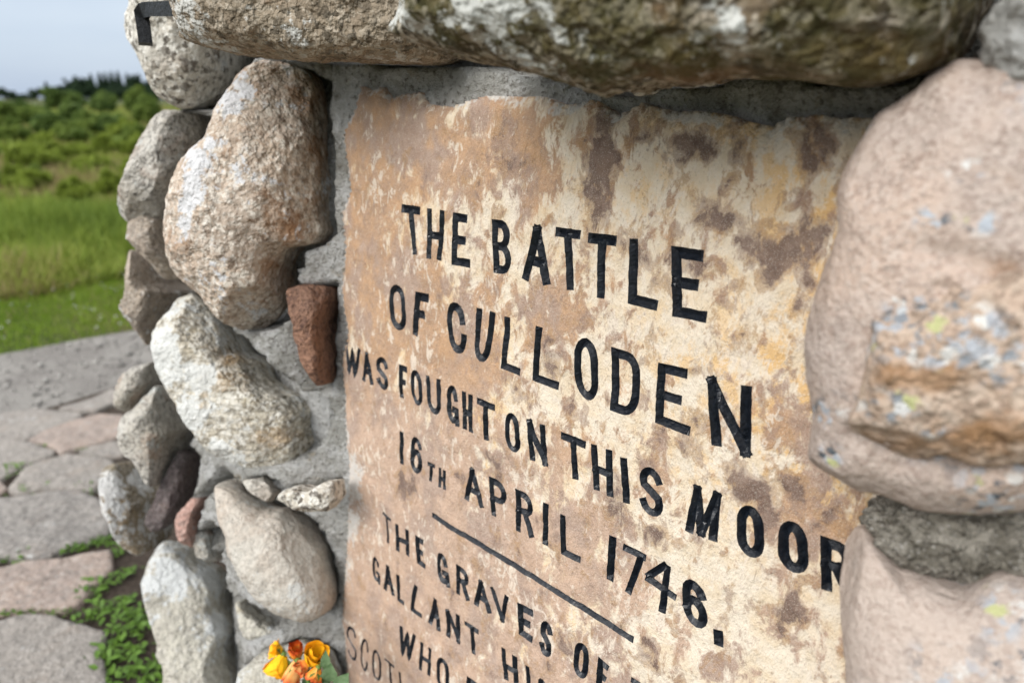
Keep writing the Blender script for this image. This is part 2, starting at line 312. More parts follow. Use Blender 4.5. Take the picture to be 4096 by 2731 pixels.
strip('path', [p0 - LN * 2.4, p1 - LN * 2.4, p1 + LN * .0, p0 + LN * .0], -.012, M['path'], 90, .10, 3, kind='structure', label='grey gravel path between paving and mown lawn')
PA, PB = ground((0, 1690)), ground((450, 1560)); PD = (PB - PA) / np.linalg.norm(PB - PA); PN = np.array([PD[1], -PD[0], 0])
if PN[1] > 0: PN = -PN
bed = strip('paving', [PA - PD * 3 + PN * 4.5, PB + PD * 3 + PN * 4.5, PB + PD * 3 - PN * .03, PA - PD * 3 - PN * .03], -.006, M['soil'], 80, .05, 4, kind='structure', label='crazy paving of irregular flat stones with weedy joints around the cairn')
def flag_mat(name, c1, c2, **k):
    return stone_mat(name, c1, c2, dark=.22, light=.25, lightc=(.44, .41, .38), grain=60, lichen=.12, lichc=(.42, .42, .41), rust=.15, rustc=(.30, .20, .13), rough_bump=.9, **k)
FM = [flag_mat('flagstone_grey', (.28, .255, .23), (.24, .22, .20)), flag_mat('flagstone_pink', (.34, .27, .23), (.29, .235, .205)), flag_mat('flagstone_banded', (.27, .25, .23), (.23, .215, .20), band=.5)]
def radial(poly, n_phi, smooth=0):
    P = np.asarray(poly, float); c = P.mean(0)
    A = np.roll(P, -1, 0); cr = P[:, 0] * A[:, 1] - A[:, 0] * P[:, 1]; ar = cr.sum() / 2
    c = ((P + A) * cr[:, None]).sum(0) / (6 * ar)
    ph = np.linspace(0, 2 * math.pi, n_phi, endpoint=False); d = np.stack([np.cos(ph), np.sin(ph)], -1); r = np.zeros(n_phi)
    for a, b in zip(P - c, A - c):
        e = b - a; den = d[:, 0] * e[1] - d[:, 1] * e[0]; den = np.where(np.abs(den) < 1e-12, 1e-12, den)
        t = (a[0] * e[1] - a[1] * e[0]) / den; u_ = (a[0] * d[:, 1] - a[1] * d[:, 0]) / den
        ok = (t > 0) & (u_ >= -1e-6) & (u_ <= 1 + 1e-6); r = np.where(ok, np.maximum(r, t), r)
    bad = r <= 0
    if bad.any(): r[bad] = np.interp(np.flatnonzero(bad), np.flatnonzero(~bad), r[~bad])
    for _ in range(smooth): r = .25 * np.roll(r, 1) + .5 * r + .25 * np.roll(r, -1)
    return c, ph, d, r
def flagstone(poly, top, seed, mat):
    n = 96; c, ph, d, r = radial(poly, n, 0)
    prof = [(0, 0), (.25, 0), (.5, 0), (.7, 0), (.85, 0), (.95, -.001), (.99, -.004), (1.015, -.012), (1.02, -.06)]
    V = [(0, 0, 0)]
    for q, dz in prof[1:]:
        for k in range(n): V.append((d[k, 0] * r[k] * q, d[k, 1] * r[k] * q, dz))
    V = np.array(V); Wd = V + np.array([c[0], c[1], 0]) + seed * 3.1
    V[:, 2] += .006 * fbm(Wd, 6, 4, seed) * (V[:, 2] > -.03) + .004 * fbm(Wd, 22, 3, seed + 3, ridge=True) * (V[:, 2] > -.03)
    V[:, :2] *= (1.03 + .018 * fbm(Wd, 14, 3, seed + 5))[:, None]
    Fa = [[0, 1 + k, 1 + (k + 1) % n] for k in range(n)]
    for i in range(len(prof) - 2):
        for k in range(n): a, b = 1 + i * n + k, 1 + i * n + (k + 1) % n; Fa.append([a, a + n, b + n, b])
    return obj('paving_stone', mesh('paving_stone', V, Fa, mat), bed, Matrix.Translation((c[0], c[1], top)))
FL = [('2 270 335,380 300,500 252,560 262,580 300,500 315,430 345,370 345', .016, 0), ('2 -140 400,-60 370,60 352,150 338,300 350,362 360,340 383,200 438,105 473,0 460,-120 470', .018, 0),
      ('2 130 477,210 432,340 387,440 362,540 364,575 400,560 440,500 470,380 503,270 530,240 505', .018, 1), ('2 -170 480,0 467,100 482,160 502,237 522,230 545,150 573,100 592,0 650,-150 660', .017, 0),
      ('2 350 522,430 502,515 482,560 500,550 545,490 555,400 540', .015, 0), ('2 40 692,110 602,200 567,300 541,420 546,500 572,500 610,440 680,400 698,300 690,180 692,90 712', .02, 0),
      ('2 -220 760,0 738,100 728,240 708,340 698,430 738,480 790,495 850,480 880,400 918,280 958,200 998,100 992,-200 990', .022, 2),
      ('2 -230 1080,0 1052,100 1022,270 1010,400 983,487 973,492 1050,430 1110,350 1200,280 1228,150 1222,-220 1250', .022, 1), ('2 -260 1320,0 1290,100 1263,230 1263,330 1298,455 1328,462 1360,440 1400,452 1480,462 1568,450 1700,200 1780,-260 1760', .024, 0),
      ('2 -170 670,-10 655,30 690,-20 730,-200 745', .016, 1)]
used = []
for i, (q, top, m) in enumerate(FL):
    P = [ground(p, top)[:2] for p in pp(q)]; used.append(np.array(P)); flagstone(P, top, i + 1, FM[m])
allp = np.concatenate(used)
k = 40
for gi in range(-3, 7):                        # the same paving goes on outside the picture
    for gj in range(0, 8):
        cx, cy = -3.6 + gi * .52 + (gj % 2) * .22, -1.3 + gj * .46
        P = [(cx + .235 * math.copysign(abs(math.cos(t)) ** .55, math.cos(t)) + random.uniform(-.03, .03), cy + .205 * math.copysign(abs(math.sin(t)) ** .55, math.sin(t)) + random.uniform(-.03, .03)) for t in np.linspace(0, 2 * math.pi, 11)[:-1]]
        Pw = np.array([(a, b, .0) for a, b in P]); pr = project(Pw)
        if ((pr[:, 2] > 0) & (pr[:, 0] > -150) & (pr[:, 1] < 2900) & (pr[:, 1] > 1500)).any(): continue
        if (pr[:, 2] > 0).all() and pr[:, 0].min() > 300 and pr[:, 1].min() < 2731: continue
        if min(np.hypot(allp[:, 0] - cx, allp[:, 1] - cy)) < .30: continue
        if (cx * NIN[0] + cy * NIN[1]) > .42: continue
        if ((np.array([cx, cy, 0]) - LA) @ LN) > -1.2: continue
        flagstone(P, .018, k, FM[k % 3]); k += 1

# ================================================================ the cairn
cairn = empty('stone_cairn', wall(-.63, 0, -1.) * np.array([1, 1, 0]), label='round memorial cairn of rough boulders set in grey mortar', category='cairn')
RC = 5.0
def drop(u):                                   # the drum curves away to the left of the slab
    return np.where(u < -1.15, -((u + 1.15) ** 2) / (2 * RC), 0.) + np.where(u > .1, -((u - .1) ** 2) / (2 * RC), 0.)
# solid core behind the facing
n = 48; cc = wall(-.55, 0, -RC * .66 - .14); V = []; rc = RC * .66
for z, f in ((-.2, 1.), (1.2, .975), (2.6, .93), (3.4, .80), (3.9, .5), (4.1, .05)):
    for a in np.linspace(0, 2 * math.pi, n, endpoint=False): V.append((rc * f * math.cos(a), rc * f * math.sin(a), z))
F = np.array([[i * n + j, i * n + (j + 1) % n, (i + 1) * n + (j + 1) % n, (i + 1) * n + j] for i in range(5) for j in range(n)])
obj('core', mesh('core', V, F, M['mortar']), cairn, Matrix.Translation((cc[0] - NIN[0] * -.1, cc[1] - NIN[1] * -.1, 0)), label='mortared core of the cairn')

POLYS = []
def stone(poly, wo, tf, tb, mat, label=None, e=.75, smooth=3, amp=.05, seed=0, res=120, rough=.5, ridge=0., carve=None, freq=1., world_pts=None, name='stone', tilt=.38, lich=(), stain=(), strata=0., micro=1., nfac=6, fk=(.80, .96)):
    """a boulder: outline seen from the front, bulging tf towards the eye and tb into the wall"""
    if world_pts is None:
        fit_n = 3 if name == 'stone' else 1
        c0 = np.mean(poly, 0); C = onwall(c0, wo); ez = -ray(c0); ez = ez / np.linalg.norm(ez) * (1 - tilt) + EW * tilt; ez /= np.linalg.norm(ez); (POLYS.append(poly) if name == 'stone' else None)
        ex = np.cross(np.array([0, 0, 1.]), ez); ex /= np.linalg.norm(ex); ey = np.cross(ez, ex)
        tgt = np.array(poly, float); cur = tgt.copy()
        ct, pht, dt_, rt = radial(tgt, 72, 1); bins = np.linspace(-math.pi, math.pi, 73)
        for it in range(fit_n + 1):                    # widen or narrow the outline until the bulging stone fills its traced shape
            Q = []
            for p in cur:
                d = ray(p); t = ((C - EYE) @ ez) / (d @ ez); X = EYE + t * d - C; Q.append((X @ ex, X @ ey))
            if it == fit_n: break
            cq, ph_, d_, r_ = radial(Q, 72, smooth // 2); ps = np.linspace(-1.2, 1.45, 22); ra = np.cos(ps).clip(0) ** e; hz = np.sign(ps) * np.abs(np.sin(ps)) ** e; hz = np.where(hz > 0, hz * tf, hz * tb)
            G3 = C + (cq[0] + ra[:, None] * r_ * d_[:, 0])[..., None] * ex + (cq[1] + ra[:, None] * r_ * d_[:, 1])[..., None] * ey + np.repeat(hz[:, None], 72, 1)[..., None] * ez
            pj = project(G3.reshape(-1, 3))[:, :2] - ct; an = np.arctan2(pj[:, 1], pj[:, 0]); rd = np.hypot(pj[:, 0], pj[:, 1]); k_ = np.clip(np.digitize(an, bins) - 1, 0, 71); rm = np.zeros(72); np.maximum.at(rm, k_, rd)
            mid_ = (bins[:-1] + bins[1:]) / 2; tr_ = np.interp(mid_ % (2 * math.pi), np.append(pht, 2 * math.pi), np.append(rt, rt[0])); ok_ = rm > 0
            q_ = np.interp(mid_, mid_[ok_], (tr_ / np.maximum(rm, 1))[ok_]); q_ = sum(np.roll(q_, k2) for k2 in range(-3, 4)) / 7
            ap = np.arctan2(cur[:, 1] - ct[1], cur[:, 0] - ct[0]); f_ = np.interp(ap, np.concatenate([mid_ - 2 * math.pi, mid_, mid_ + 2 * math.pi]), np.tile(q_, 3)); cur = ct + (cur - ct) * np.clip(f_, .78, 1.16)[:, None]
    else: C, ex, ey, ez, Q = world_pts
    c, ph, d, r = radial(Q, res, smooth); npsi = res // 2
    psi = np.linspace(-math.pi / 2, math.pi / 2, npsi)
    rad = np.cos(psi).clip(0) ** e; hh = np.sign(psi) * np.abs(np.sin(psi)) ** e
    hh = np.where(hh > 0, hh * tf, hh * tb)
    bl = np.clip(rad * 1.15 - .12, 0, 1)[:, None] ** .8; r2 = np.median(r) * (1 - bl) + r * bl
    x = c[0] + rad[:, None] * r2 * d[:, 0]; y = c[1] + rad[:, None] * r2 * d[:, 1]; z = np.repeat(hh[:, None], res, 1)
    L = np.stack([x, y, z], -1); Wp = x[..., None] * ex + y[..., None] * ey + z[..., None] * ez
    size = r.mean(); nrm = np.stack([rad[:, None] * d[:, 0] * tf, rad[:, None] * d[:, 1] * tf, hh[:, None] + 0 * x], -1); nrm /= np.linalg.norm(nrm, axis=-1, keepdims=True) + 1e-9
    nw = nrm[..., :1] * ex + nrm[..., 1:2] * ey + nrm[..., 2:] * ez
    q = Wp + C + seed * 1.7
    f = freq / max(size, .05)
    keep = .35 + .65 * np.abs(np.sin(psi))[:, None]                 # outline keeps its traced shape
    dsp = amp * size * (fbm(q, f * 1.1, 3, seed) * keep * 1.6 + rough * fbm(q, f * 3.5, 4, seed + 5)) + ridge * size * fbm(q, f * 1.9, 3, seed + 11, ridge=True) * keep
    dsp = dsp + micro * (.0036 * fbm(q, 38, 4, seed + 31, .65) + .0016 * fbm(q, 130, 2, seed + 41))
    if strata: dsp = dsp + strata * size * fbm(np.stack([q @ EU * 5, q @ EV * 26, q @ EW * 12], -1), 1., 4, seed + 61, ridge=True)
    if carve is not None: dsp = dsp + carve(project(Wp + C))
    if nfac:                                   # broken faces
        rgf = np.random.default_rng(seed * 13 + 5)
        for _ in range(nfac):
            nf = rgf.normal(0, 1, 3); nf[2] = abs(nf[2]) * .8 + .35; nf /= np.linalg.norm(nf); nv_ = nf[0] * ex + nf[1] * ey + nf[2] * ez
            cen = c[0] * ex + c[1] * ey; sp_ = (Wp - cen) @ nv_; hcut = sp_.max() * rgf.uniform(*fk) + .03 * size * fbm(q, f * 2.5, 3, seed + 77); ov = np.clip(sp_ - hcut, 0, None); Wp = Wp - (ov * .9)[..., None] * nv_
    Wp = Wp + nw * dsp[..., None]
    V = Wp.reshape(-1, 3)
    i = np.arange(npsi - 1)[:, None] * res; j = np.arange(res)
    F = np.stack([i + j, i + (j + 1) % res, i + res + (j + 1) % res, i + res + j], -1).reshape(-1, 4)
    o = obj(name, mesh(name, V, F, mat), cairn, Matrix.Translation(C))
    if label: o['label'] = label
    for an_, lst in (('lich', lich), ('stain', stain)):
        if lst:
            pj = project(V + C); m_ = np.zeros(len(V))
            for k_, bx, by, rx_, ry_, am in lst:
                o_ = OFF[k_]; m_ = np.maximum(m_, am * np.exp(-((pj[:, 0] - o_[0] - bx / o_[2]) * o_[2] / rx_) ** 2 - ((pj[:, 1] - o_[1] - by / o_[2]) * o_[2] / ry_) ** 2))
            attr(o.data, an_, m_)
    return o
ST = stone
# along the top
ST(pp('3 205 -420,185 -200,200 -20,205 60,230 110,290 175,370 215,480 255,620 295,760 310,860 325,980 345,1060 370,1180 390,1290 412,1350 432,1400 420,1470 395;5 0 380,150 375,250 352,400 340,550 345,650 365,800 380,920 370,1050 350,1150 330,1230 290,1310 240,1365 200,1385 120,1420 60,1490 -40,1560 -300,1300 -520,0 -600;3 900 -600'),
   .10, .15, .20, M['lintel'], 'long dark mossy boulder laid across the top of the slab', e=.6, smooth=1, amp=.045, seed=3, res=360, rough=.7, nfac=8, fk=(.90, .985), freq=1.6, strata=.045, lich=[('3', 700, 60, 260, 90, 1.), ('3', 320, 60, 120, 80, .9), ('3', 450, 110, 120, 60, .7), ('5', 260, 80, 70, 90, .8)], stain=[('5', 900, 250, 300, 90, .8), ('5', 100, 330, 300, 60, .7)])
ST(pp('1 735 -350,725 -150,742 0,765 62,800 140,860 195,950 226,1060 246,1200 256,1350 266,1500 281;3 130 284,300 295,480 303,600 300,650 250,640 0,600 -250,300 -420;1 1200 -450'),
   .11, .13, .18, M['lintel2'], 'brown boulder at the left end of the top course', e=.6, smooth=2, amp=.05, seed=9, res=260, rough=.7, nfac=5, fk=(.95, .99), freq=1.4, strata=.02, lich=[('1', 1330, 130, 90, 90, .8), ('1', 850, 20, 50, 30, .8)])
ST(pp('1 640 -230,590 -100,572 -10,556 60,558 140,588 215,630 287,668 370,705 430,760 470,840 492,920 502,985 490,1030 440,1070 400,1110 330,1150 200,1200 0,1150 -250,900 -330'),
   .05, .13, .30, M['granite'], 'coarse grey granite boulder under the iron bracket', e=.72, smooth=2, amp=.05, seed=14, res=200, nfac=6, fk=(.86, .97))
# left column
ST(pp('1 1075 338,1120 292,1200 272,1300 280,1400 310,1448 380,1468 470,1480 560,1492 650,1502 750,1494 860,1492 960,1500 1040,1445 1090,1355 1130,1330 1200,1302 1250,1290 1310,1297 1400,1240 1470,1150 1496,1070 1481,990 1430,938 1360,860 1310,800 1250,752 1180,735 1100,735 1020,745 950,752 870,782 790,822 710,882 640,935 570,970 500,1000 430,1040 380'),
   .06, .135, .15, M['tan'], 'tall tan boulder with pale lichen streaks beside the slab', e=.72, smooth=2, amp=.055, seed=21, res=300, rough=.6, nfac=7, fk=(.84, .97), strata=.012, lich=[('1', 1030, 480, 70, 90, 1.), ('1', 950, 640, 60, 70, 1.), ('1', 890, 710, 60, 60, 1.), ('1', 850, 880, 50, 120, 1.), ('1', 830, 1010, 40, 60, .9), ('1', 1090, 400, 60, 50, .8), ('1', 1090, 700, 60, 160, .5)], stain=[('1', 1420, 680, 80, 170, .9), ('1', 1310, 1030, 60, 60, 1.), ('1', 1230, 1200, 70, 60, .8), ('1', 1380, 450, 80, 100, .8), ('1', 1420, 900, 60, 60, .6)])
ST(pp('1 700 525,770 493,900 505,1000 560,930 800,830 950,740 1010,620 1020,565 1045,527 965,519 890,560 790,585 700,615 630,650 570'), .09, .11, .30, M['greybrown'], 'grey lichened boulder behind the tall tan boulder', e=.66, smooth=1, amp=.06, seed=27, res=180, ridge=.03)
ST(pp('1 575 1010,600 975,700 955,770 960,850 1100,860 1260,770 1256,700 1214,650 1172,610 1112,570 1070'), .10, .10, .28, M['brown'], 'small smooth brown stone wedged between two boulders', e=.6, smooth=1, amp=.05, seed=31, res=120, ridge=.04)
ST(pp('1 568 1100,610 1105,660 1165,720 1206,800 1256,860 1300,800 1400,730 1500,680 1560,640 1542,600 1490,547 1442,535 1400,566 1350,590 1320,575 1250,565 1180'), .09, .10, .30, M['brown'], 'dark brown jagged stone with pale flecks on the outer edge', e=.6, smooth=1, amp=.06, seed=36, res=150, ridge=.06)
ST(pp('1 830 1290,940 1360,1010 1425,1060 1500;2 1110 40,1190 120,1270 200,1345 262,1450 288,1482 360,1466 440,1420 510,1372 580,1280 623,1180 629,1080 603,990 560,930 500,860 430,800 330,742 240,700 170,680 90,668 20;1 675 1460,700 1410,760 1340'),
   .065, .115, .14, M['gneiss'], 'pale banded boulder with white lichen below the tall tan boulder', e=.62, smooth=2, amp=.06, seed=42, res=260, ridge=.02, strata=.03, lich=[('2', 850, 370, 50, 80, 1.), ('2', 740, 80, 60, 90, .9), ('2', 1000, 520, 60, 50, .8), ('2', 900, 200, 70, 60, .8), ('2', 1060, 560, 60, 40, .7)], stain=[('2', 1030, 120, 60, 40, .8), ('2', 1250, 470, 150, 50, .5)])
ST(pp('1 1298 1263,1380 1282,1480 1264,1502 1282,1502 1400,1497 1568;2 1502 60,1496 170,1472 256,1400 264,1360 200,1340 100,1320 0;1 1310 1420,1288 1340'), .03, .055, .08, M['red'], 'red brown wedge stone against the edge of the slab', e=.42, smooth=0, amp=.04, seed=47, res=140, ridge=.05)
ST(pp('2 1085 655,1180 636,1242 668,1252 720,1202 762,1120 712'), .085, .03, .05, M['cobble'], None, e=.5, smooth=0, amp=.06, seed=51, res=90, ridge=.05)
ST(pp('2 1262 700,1330 680,1400 690,1470 660,1532 648,1546 740,1482 792,1380 803,1300 792,1234 766'), .085, .04, .06, M['granite'], None, e=.5, smooth=0, amp=.06, seed=55, res=110, ridge=.06)
ST(pp('2 962 620,1000 600,1080 680,1200 745,1300 775,1400 840,1480 960,1502 1080,1512 1180,1482 1252,1400 1287,1290 1283,1200 1242,1130 1182,1078 1090,1030 1010,1000 930,990 850,965 760'), .085, .105, .12, M['cobble'], 'smooth rounded grey and tan cobble low on the wall', e=.78, smooth=3, amp=.03, seed=60, res=200, rough=.3, nfac=3, fk=(.88, .97))
ST(pp('2 820 498,872 520,897 580,882 680,832 800,762 862,702 892,638 892,638 852,700 740,740 640,780 560'), .095, .06, .08, M['dark'], 'dark slate-brown angular stone set on edge', e=.45, smooth=0, amp=.04, seed=66, res=130, ridge=.05)
ST(pp('2 987 588,993 640,962 700,912 752,892 830,872 900,872 1000,840 1013,800 930,778 860,800 800,870 730,930 668'), .105, .035, .06, M['pink'], 'narrow pink granite sliver between boulders', e=.5, smooth=0, amp=.04, seed=71, res=120, ridge=.04)
ST(pp('2 505 255,540 190,620 145,700 118,760 200,690 300,610 340,555 352,512 322'), .11, .09, .28, M['greybrown'], None, e=.6, smooth=1, amp=.06, seed=76, res=110, ridge=.04)
ST(pp('2 555 362,620 300,700 220,790 270,840 370,880 440,830 520,780 590,710 690,640 620,580 575,528 510,512 430'), .12, .09, .26, M['greybrown'], None, e=.6, smooth=1, amp=.06, seed=81, res=150, ridge=.04)
ST(pp('2 455 640,480 588,520 566,600 605,660 655,700 740,690 830,680 900,660 1010,600 1010,558 965,520 900,490 820,445 720'), .13, .10, .28, M['white'], 'brown stone capped with white lichen near the ground', e=.66, smooth=1, amp=.06, seed=86, res=150, ridge=.03, lich=[('2', 500, 690, 60, 60, 1.), ('2', 610, 650, 50, 40, 1.)])
ST(pp('2 640 905,700 905,760 935,830 950,900 1000,960 1000,1010 1060,1010 1150,1062 1200,1085 1300,1075 1400,1092 1480,1110 1700,1050 1850,850 1950,770 1900,742 1500,702 1400,680 1250,648 1100,636 1000'), .075, .13, .15, M['pale'], 'big pale lichen-covered boulder at the foot of the cairn', e=.6, smooth=2, amp=.06, seed=91, res=220, ridge=.025, lich=[('2', 780, 1120, 60, 90, 1.), ('2', 920, 1090, 60, 70, 1.), ('2', 980, 1300, 40, 60, .8)])
ST(pp('2 1055 1180,1150 1225,1245 1275,1290 1330,1230 1375,1150 1390,1085 1360,1060 1270'), .09, .05, .08, M['pale'], None, e=.6, smooth=1, amp=.06, seed=96, res=100, ridge=.04)
ST(pp('2 1075 1500,1200 1420,1330 1365,1480 1400,1530 1500,1540 1650,1450 1800,1200 1850,1060 1700'), .10, .06, .12, M['pale'], 'pale stone under the roses', e=.5, smooth=1, amp=.04, seed=101, res=150, ridge=.03)
ST(pp('2 870 900,930 840,985 870,1000 960,980 1030,900 1020'), .08, .05, .06, M['greybrown'], None, e=.6, smooth=1, amp=.05, seed=105, res=90)
# right side
def carveR(p):
    x, y = p[..., 0], p[..., 1]
    d = 0
    for (ax, ay, bx, by, wd, dep) in [(3390, 1745, 3600, 1830, 34, .012), (3600, 1830, 3790, 1880, 40, .014), (3790, 1880, 4200, 1860, 46, .012), (3700, 1000, 4200, 1130, 60, .008), (3780, 1160, 4200, 1180, 30, .008)]:
        L2 = (bx - ax) ** 2 + (by - ay) ** 2; t = np.clip(((x - ax) * (bx - ax) + (y - ay) * (by - ay)) / L2, 0, 1)
        r = np.hypot(x - ax - t * (bx - ax), y - ay - t * (by - ay)) + 26 * fbm(np.stack([x, y, x * 0], -1), 1 / 70., 3, 3)
        d = d - dep * np.exp(-(r / wd) ** 2)
    return d
ST(pp('5 2050 60,1750 130,1500 210,1400 262,1290 292,1180 340,1130 380,1000 480,930 522,870 600,810 690,770 780,750 880,756 960,760 1020,732 1100,700 1160,660 1260,630 1330,600 1420,594 1568;6 598 120,610 250,620 370,600 500,584 580,600 632,660 690,740 702,860 718,960 745,1100 800,1300 820,1568 800,1900 700,2100 300;5 2250 1300,2300 600'),
   .045, .105, .14, M['rose'], 'large rosy boulder with dark lichen spots overlapping the slab', e=.62, smooth=1, amp=.05, seed=111, res=320, nfac=9, fk=(.90, .985), rough=.12, micro=.35, ridge=.01, carve=carveR, strata=.006, lich=[('5', 1300, 760, 170, 90, 1.), ('5', 1150, 980, 120, 90, 1.), ('5', 1380, 1000, 90, 70, 1.), ('5', 1050, 1400, 170, 150, 1.), ('5', 1300, 1480, 220, 120, 1.), ('6', 1150, 60, 280, 110, 1.), ('6', 1010, 330, 130, 80, .9), ('6', 1500, 130, 110, 90, 1.), ('6', 680, 350, 70, 60, 1.), ('6', 1150, 420, 70, 60, .8), ('6', 680, 560, 80, 60, .8)], stain=[('6', 1350, 450, 260, 100, 1.), ('6', 1150, 210, 240, 70, .8), ('5', 1450, 1200, 200, 90, .7)])  # last blob is shade painted into the colour beside the upper grooves
ST([tuple(map(float, q.split())) for q in '3490 1100,3500 1420,3450 1590,3385 1665,3470 1755,3580 1805,3680 1840,3780 1800,3900 1850,4120 1860,4450 1800,4500 1100,4100 1010,3700 1020'.split(',')],
   .10, .075, .10, M['ledge'], 'rough tan outcrop jutting from the large rosy boulder', e=.6, smooth=6, amp=.08, seed=114, res=220, rough=.7, ridge=.02, strata=.02, lich=[('5', 1050, 1430, 170, 130, 1.), ('5', 1300, 1480, 220, 120, 1.), ('6', 1150, 60, 280, 110, 1.), ('6', 1010, 330, 130, 80, .9), ('6', 1500, 130, 110, 90, 1.), ('6', 1150, 420, 70, 60, .8)], stain=[('6', 1350, 450, 260, 100, 1.), ('6', 1150, 210, 240, 70, .8)])
ST(pp('6 2100 900,1568 985,1440 1000,1300 1050,1150 985,1000 935,925 930,870 850,840 765,775 775,722 850,718 920,728 1000,738 1100,745 1250,755 1400,762 1568,770 1900,1100 2300,1800 2300,2200 1800'),
   .040, .10, .14, M['rose2'], 'smooth rosy boulder under the spotted one at the edge of the slab', e=.55, smooth=1, amp=.04, seed=118, res=280, nfac=6, fk=(.92, .985), rough=.15, micro=.3, lich=[('6', 1500, 1250, 130, 140, 1.), ('6', 1530, 1480, 90, 70, 1.)])
ST(pp('6 845 735,960 690,1100 700,1300 720,1568 690,1900 650,2000 1000,1700 1100,1568 1110,1420 1130,1290 1140,1150 1090,1000 1050,930 1020,850 920,828 810'), .025, .065, .10, M['mortar_dark'], 'rough grey mortar packed between two rosy boulders', e=.5, smooth=0, amp=.10, seed=123, res=200, rough=1.2, freq=3, micro=2., name='mortar')
ST(pp('5 1375 150,1420 70,1568 -60,1800 -200,2100 60,2000 350,1700 480,1500 420,1390 300'), .055, .07, .10, M['mortar'], 'rough grey mortar under the end of the top boulder', e=.6, smooth=1, amp=.09, seed=127, res=140, rough=.9, freq=2, name='mortar')
ST(pp('5 728 968,745 952,768 962,770 985,752 1003,730 992'), .012, .008, .01, M['granite'], None, e=.6, smooth=0, amp=.08, seed=131, res=40)
# mortar surface
us = np.concatenate([np.arange(-3.4, -2.4, .03), np.arange(-2.4, .25, .0075), np.arange(.25, 2.2, .04)]); vs_ = np.concatenate([np.arange(-1.62, .42, .0085), np.arange(.42, 2.0, .03)])
U, Vv = np.meshgrid(us, vs_); P3 = np.stack([U, Vv, 0 * U], -1)
inside = 1 / (1 + np.exp(-(U + 1.10) / .018)) / (1 + np.exp((Vv - .07) / .03))      # behind and beside the slab it lies back
wl = .030 + drop(U) - .46 * np.clip(-1.55 - U, 0, 3) ** 1.12 - .055 * inside + .060 / (1 + np.exp((U + 1.135) / .012)) / (1 + np.exp((Vv - .02) / .05)) + np.clip(-Vv - .5, 0, 1) * .055 / (1 + np.exp((U + 1.135) / .012)) + np.clip((Vv - .0) / .2, 0, 1) * -.02
wl = wl + .018 * np.exp(-((U + 1.58) / .22) ** 2) / (1 + np.exp((Vv + .55) / .05))
top = np.exp(-((Vv - .03) / .05) ** 2) * (U > -1.1); wl = np.where(top > .2, wl * (1 - top) + top * (-.020 + .012 * fbm(P3, 9, 3, 4)), wl)
wl = wl + .022 * fbm(P3, 7, 4, 21) * (1 - .6 * inside) + .013 * fbm(P3, 26, 4, 22, .65) * (1 - .6 * inside) + .005 * fbm(P3, 80, 2, 23)
Wm = (ORG + U[..., None] * EU + Vv[..., None] * EV + wl[..., None] * EW); pm = project(Wm).reshape(-1, 3); sink = np.zeros(len(pm))
for pl in POLYS:                               # the mortar dips away under every boulder
    pl = np.array(pl); lo, hi = pl.min(0), pl.max(0); k_ = np.flatnonzero((pm[:, 0] > lo[0]) & (pm[:, 0] < hi[0]) & (pm[:, 1] > lo[1]) & (pm[:, 1] < hi[1]) & (pm[:, 2] > 0))
    if not len(k_): continue
    Q_ = pm[k_, :2]; ins = np.zeros(len(k_), bool); dd = np.full(len(k_), 1e9)
    for a, b in zip(pl, np.roll(pl, -1, 0)):
        ins ^= ((a[1] > Q_[:, 1]) != (b[1] > Q_[:, 1])) & (Q_[:, 0] < (b[0] - a[0]) * (Q_[:, 1] - a[1]) / (b[1] - a[1] + 1e-12) + a[0])
        e_ = b - a; t_ = np.clip(((Q_ - a) @ e_) / (e_ @ e_ + 1e-9), 0, 1); dd = np.minimum(dd, np.linalg.norm(Q_ - a - t_[:, None] * e_, axis=1))
    sink[k_] = np.maximum(sink[k_], np.where(ins, np.clip(dd / 34, 0, 1), 0))
wl = wl - .13 * (sink ** .8).reshape(wl.shape)
nu, nv = len(us), len(vs_)
F = (np.arange(nv - 1)[:, None] * nu + np.arange(nu - 1)).ravel()[:, None] + np.array([0, 1, nu + 1, nu])
mo = obj('mortar', mesh('mortar', np.stack([U, Vv, wl], -1).reshape(-1, 3), F, M['mortar']), cairn, WMAT.copy(), label='grey lime mortar between the boulders')
# the wall goes on outside the picture
mats = [M[k] for k in ('greybrown', 'brown', 'pale', 'granite', 'tan', 'cobble', 'gneiss')]
ex, ey, ez = EU, EV, EW
for gi in range(24):
    for gj in range(12):
        u0 = -3.3 + gi * .23 + (gj % 2) * .11 + random.uniform(-.03, .03); v0 = -1.45 + gj * .26 + random.uniform(-.03, .03); rad = random.uniform(.12, .155)
        wo = .03 + float(drop(np.array(u0))) + max(0, -v0 - .5) * .04
        C = wall(u0, v0, wo)
        ring = np.array([wall(u0 + 1.25 * rad * math.cos(t), v0 + 1.25 * rad * math.sin(t), wo + q) for t in np.linspace(0, 6.28, 12) for q in (0, .15)])
        pr = project(ring); vis = (pr[:, 2] > .02) & (pr[:, 0] > -60) & (pr[:, 0] < 4160) & (pr[:, 1] > -60) & (pr[:, 1] < 2800)
        if vis.any(): continue
        if -1.12 < u0 < .14 and -1.45 < v0 < .1: continue
        if u0 < .23 and u0 > -.3 and -1.1 < v0 < .35: continue
        if -1.9 < u0 < .3 and .0 < v0 < .45: continue
        Q = [(rad * random.uniform(.85, 1.12) * math.cos(t) * 1.05, rad * random.uniform(.8, 1.05) * math.sin(t)) for t in np.linspace(0, 2 * math.pi, 10)[:-1]]
        stone(None, 0, random.uniform(.07, .11), .1, random.choice(mats), None, e=.65, smooth=2, amp=.06, seed=200 + gi * 12 + gj, res=48, ridge=.03, world_pts=(C, ex, ey, ez, Q))

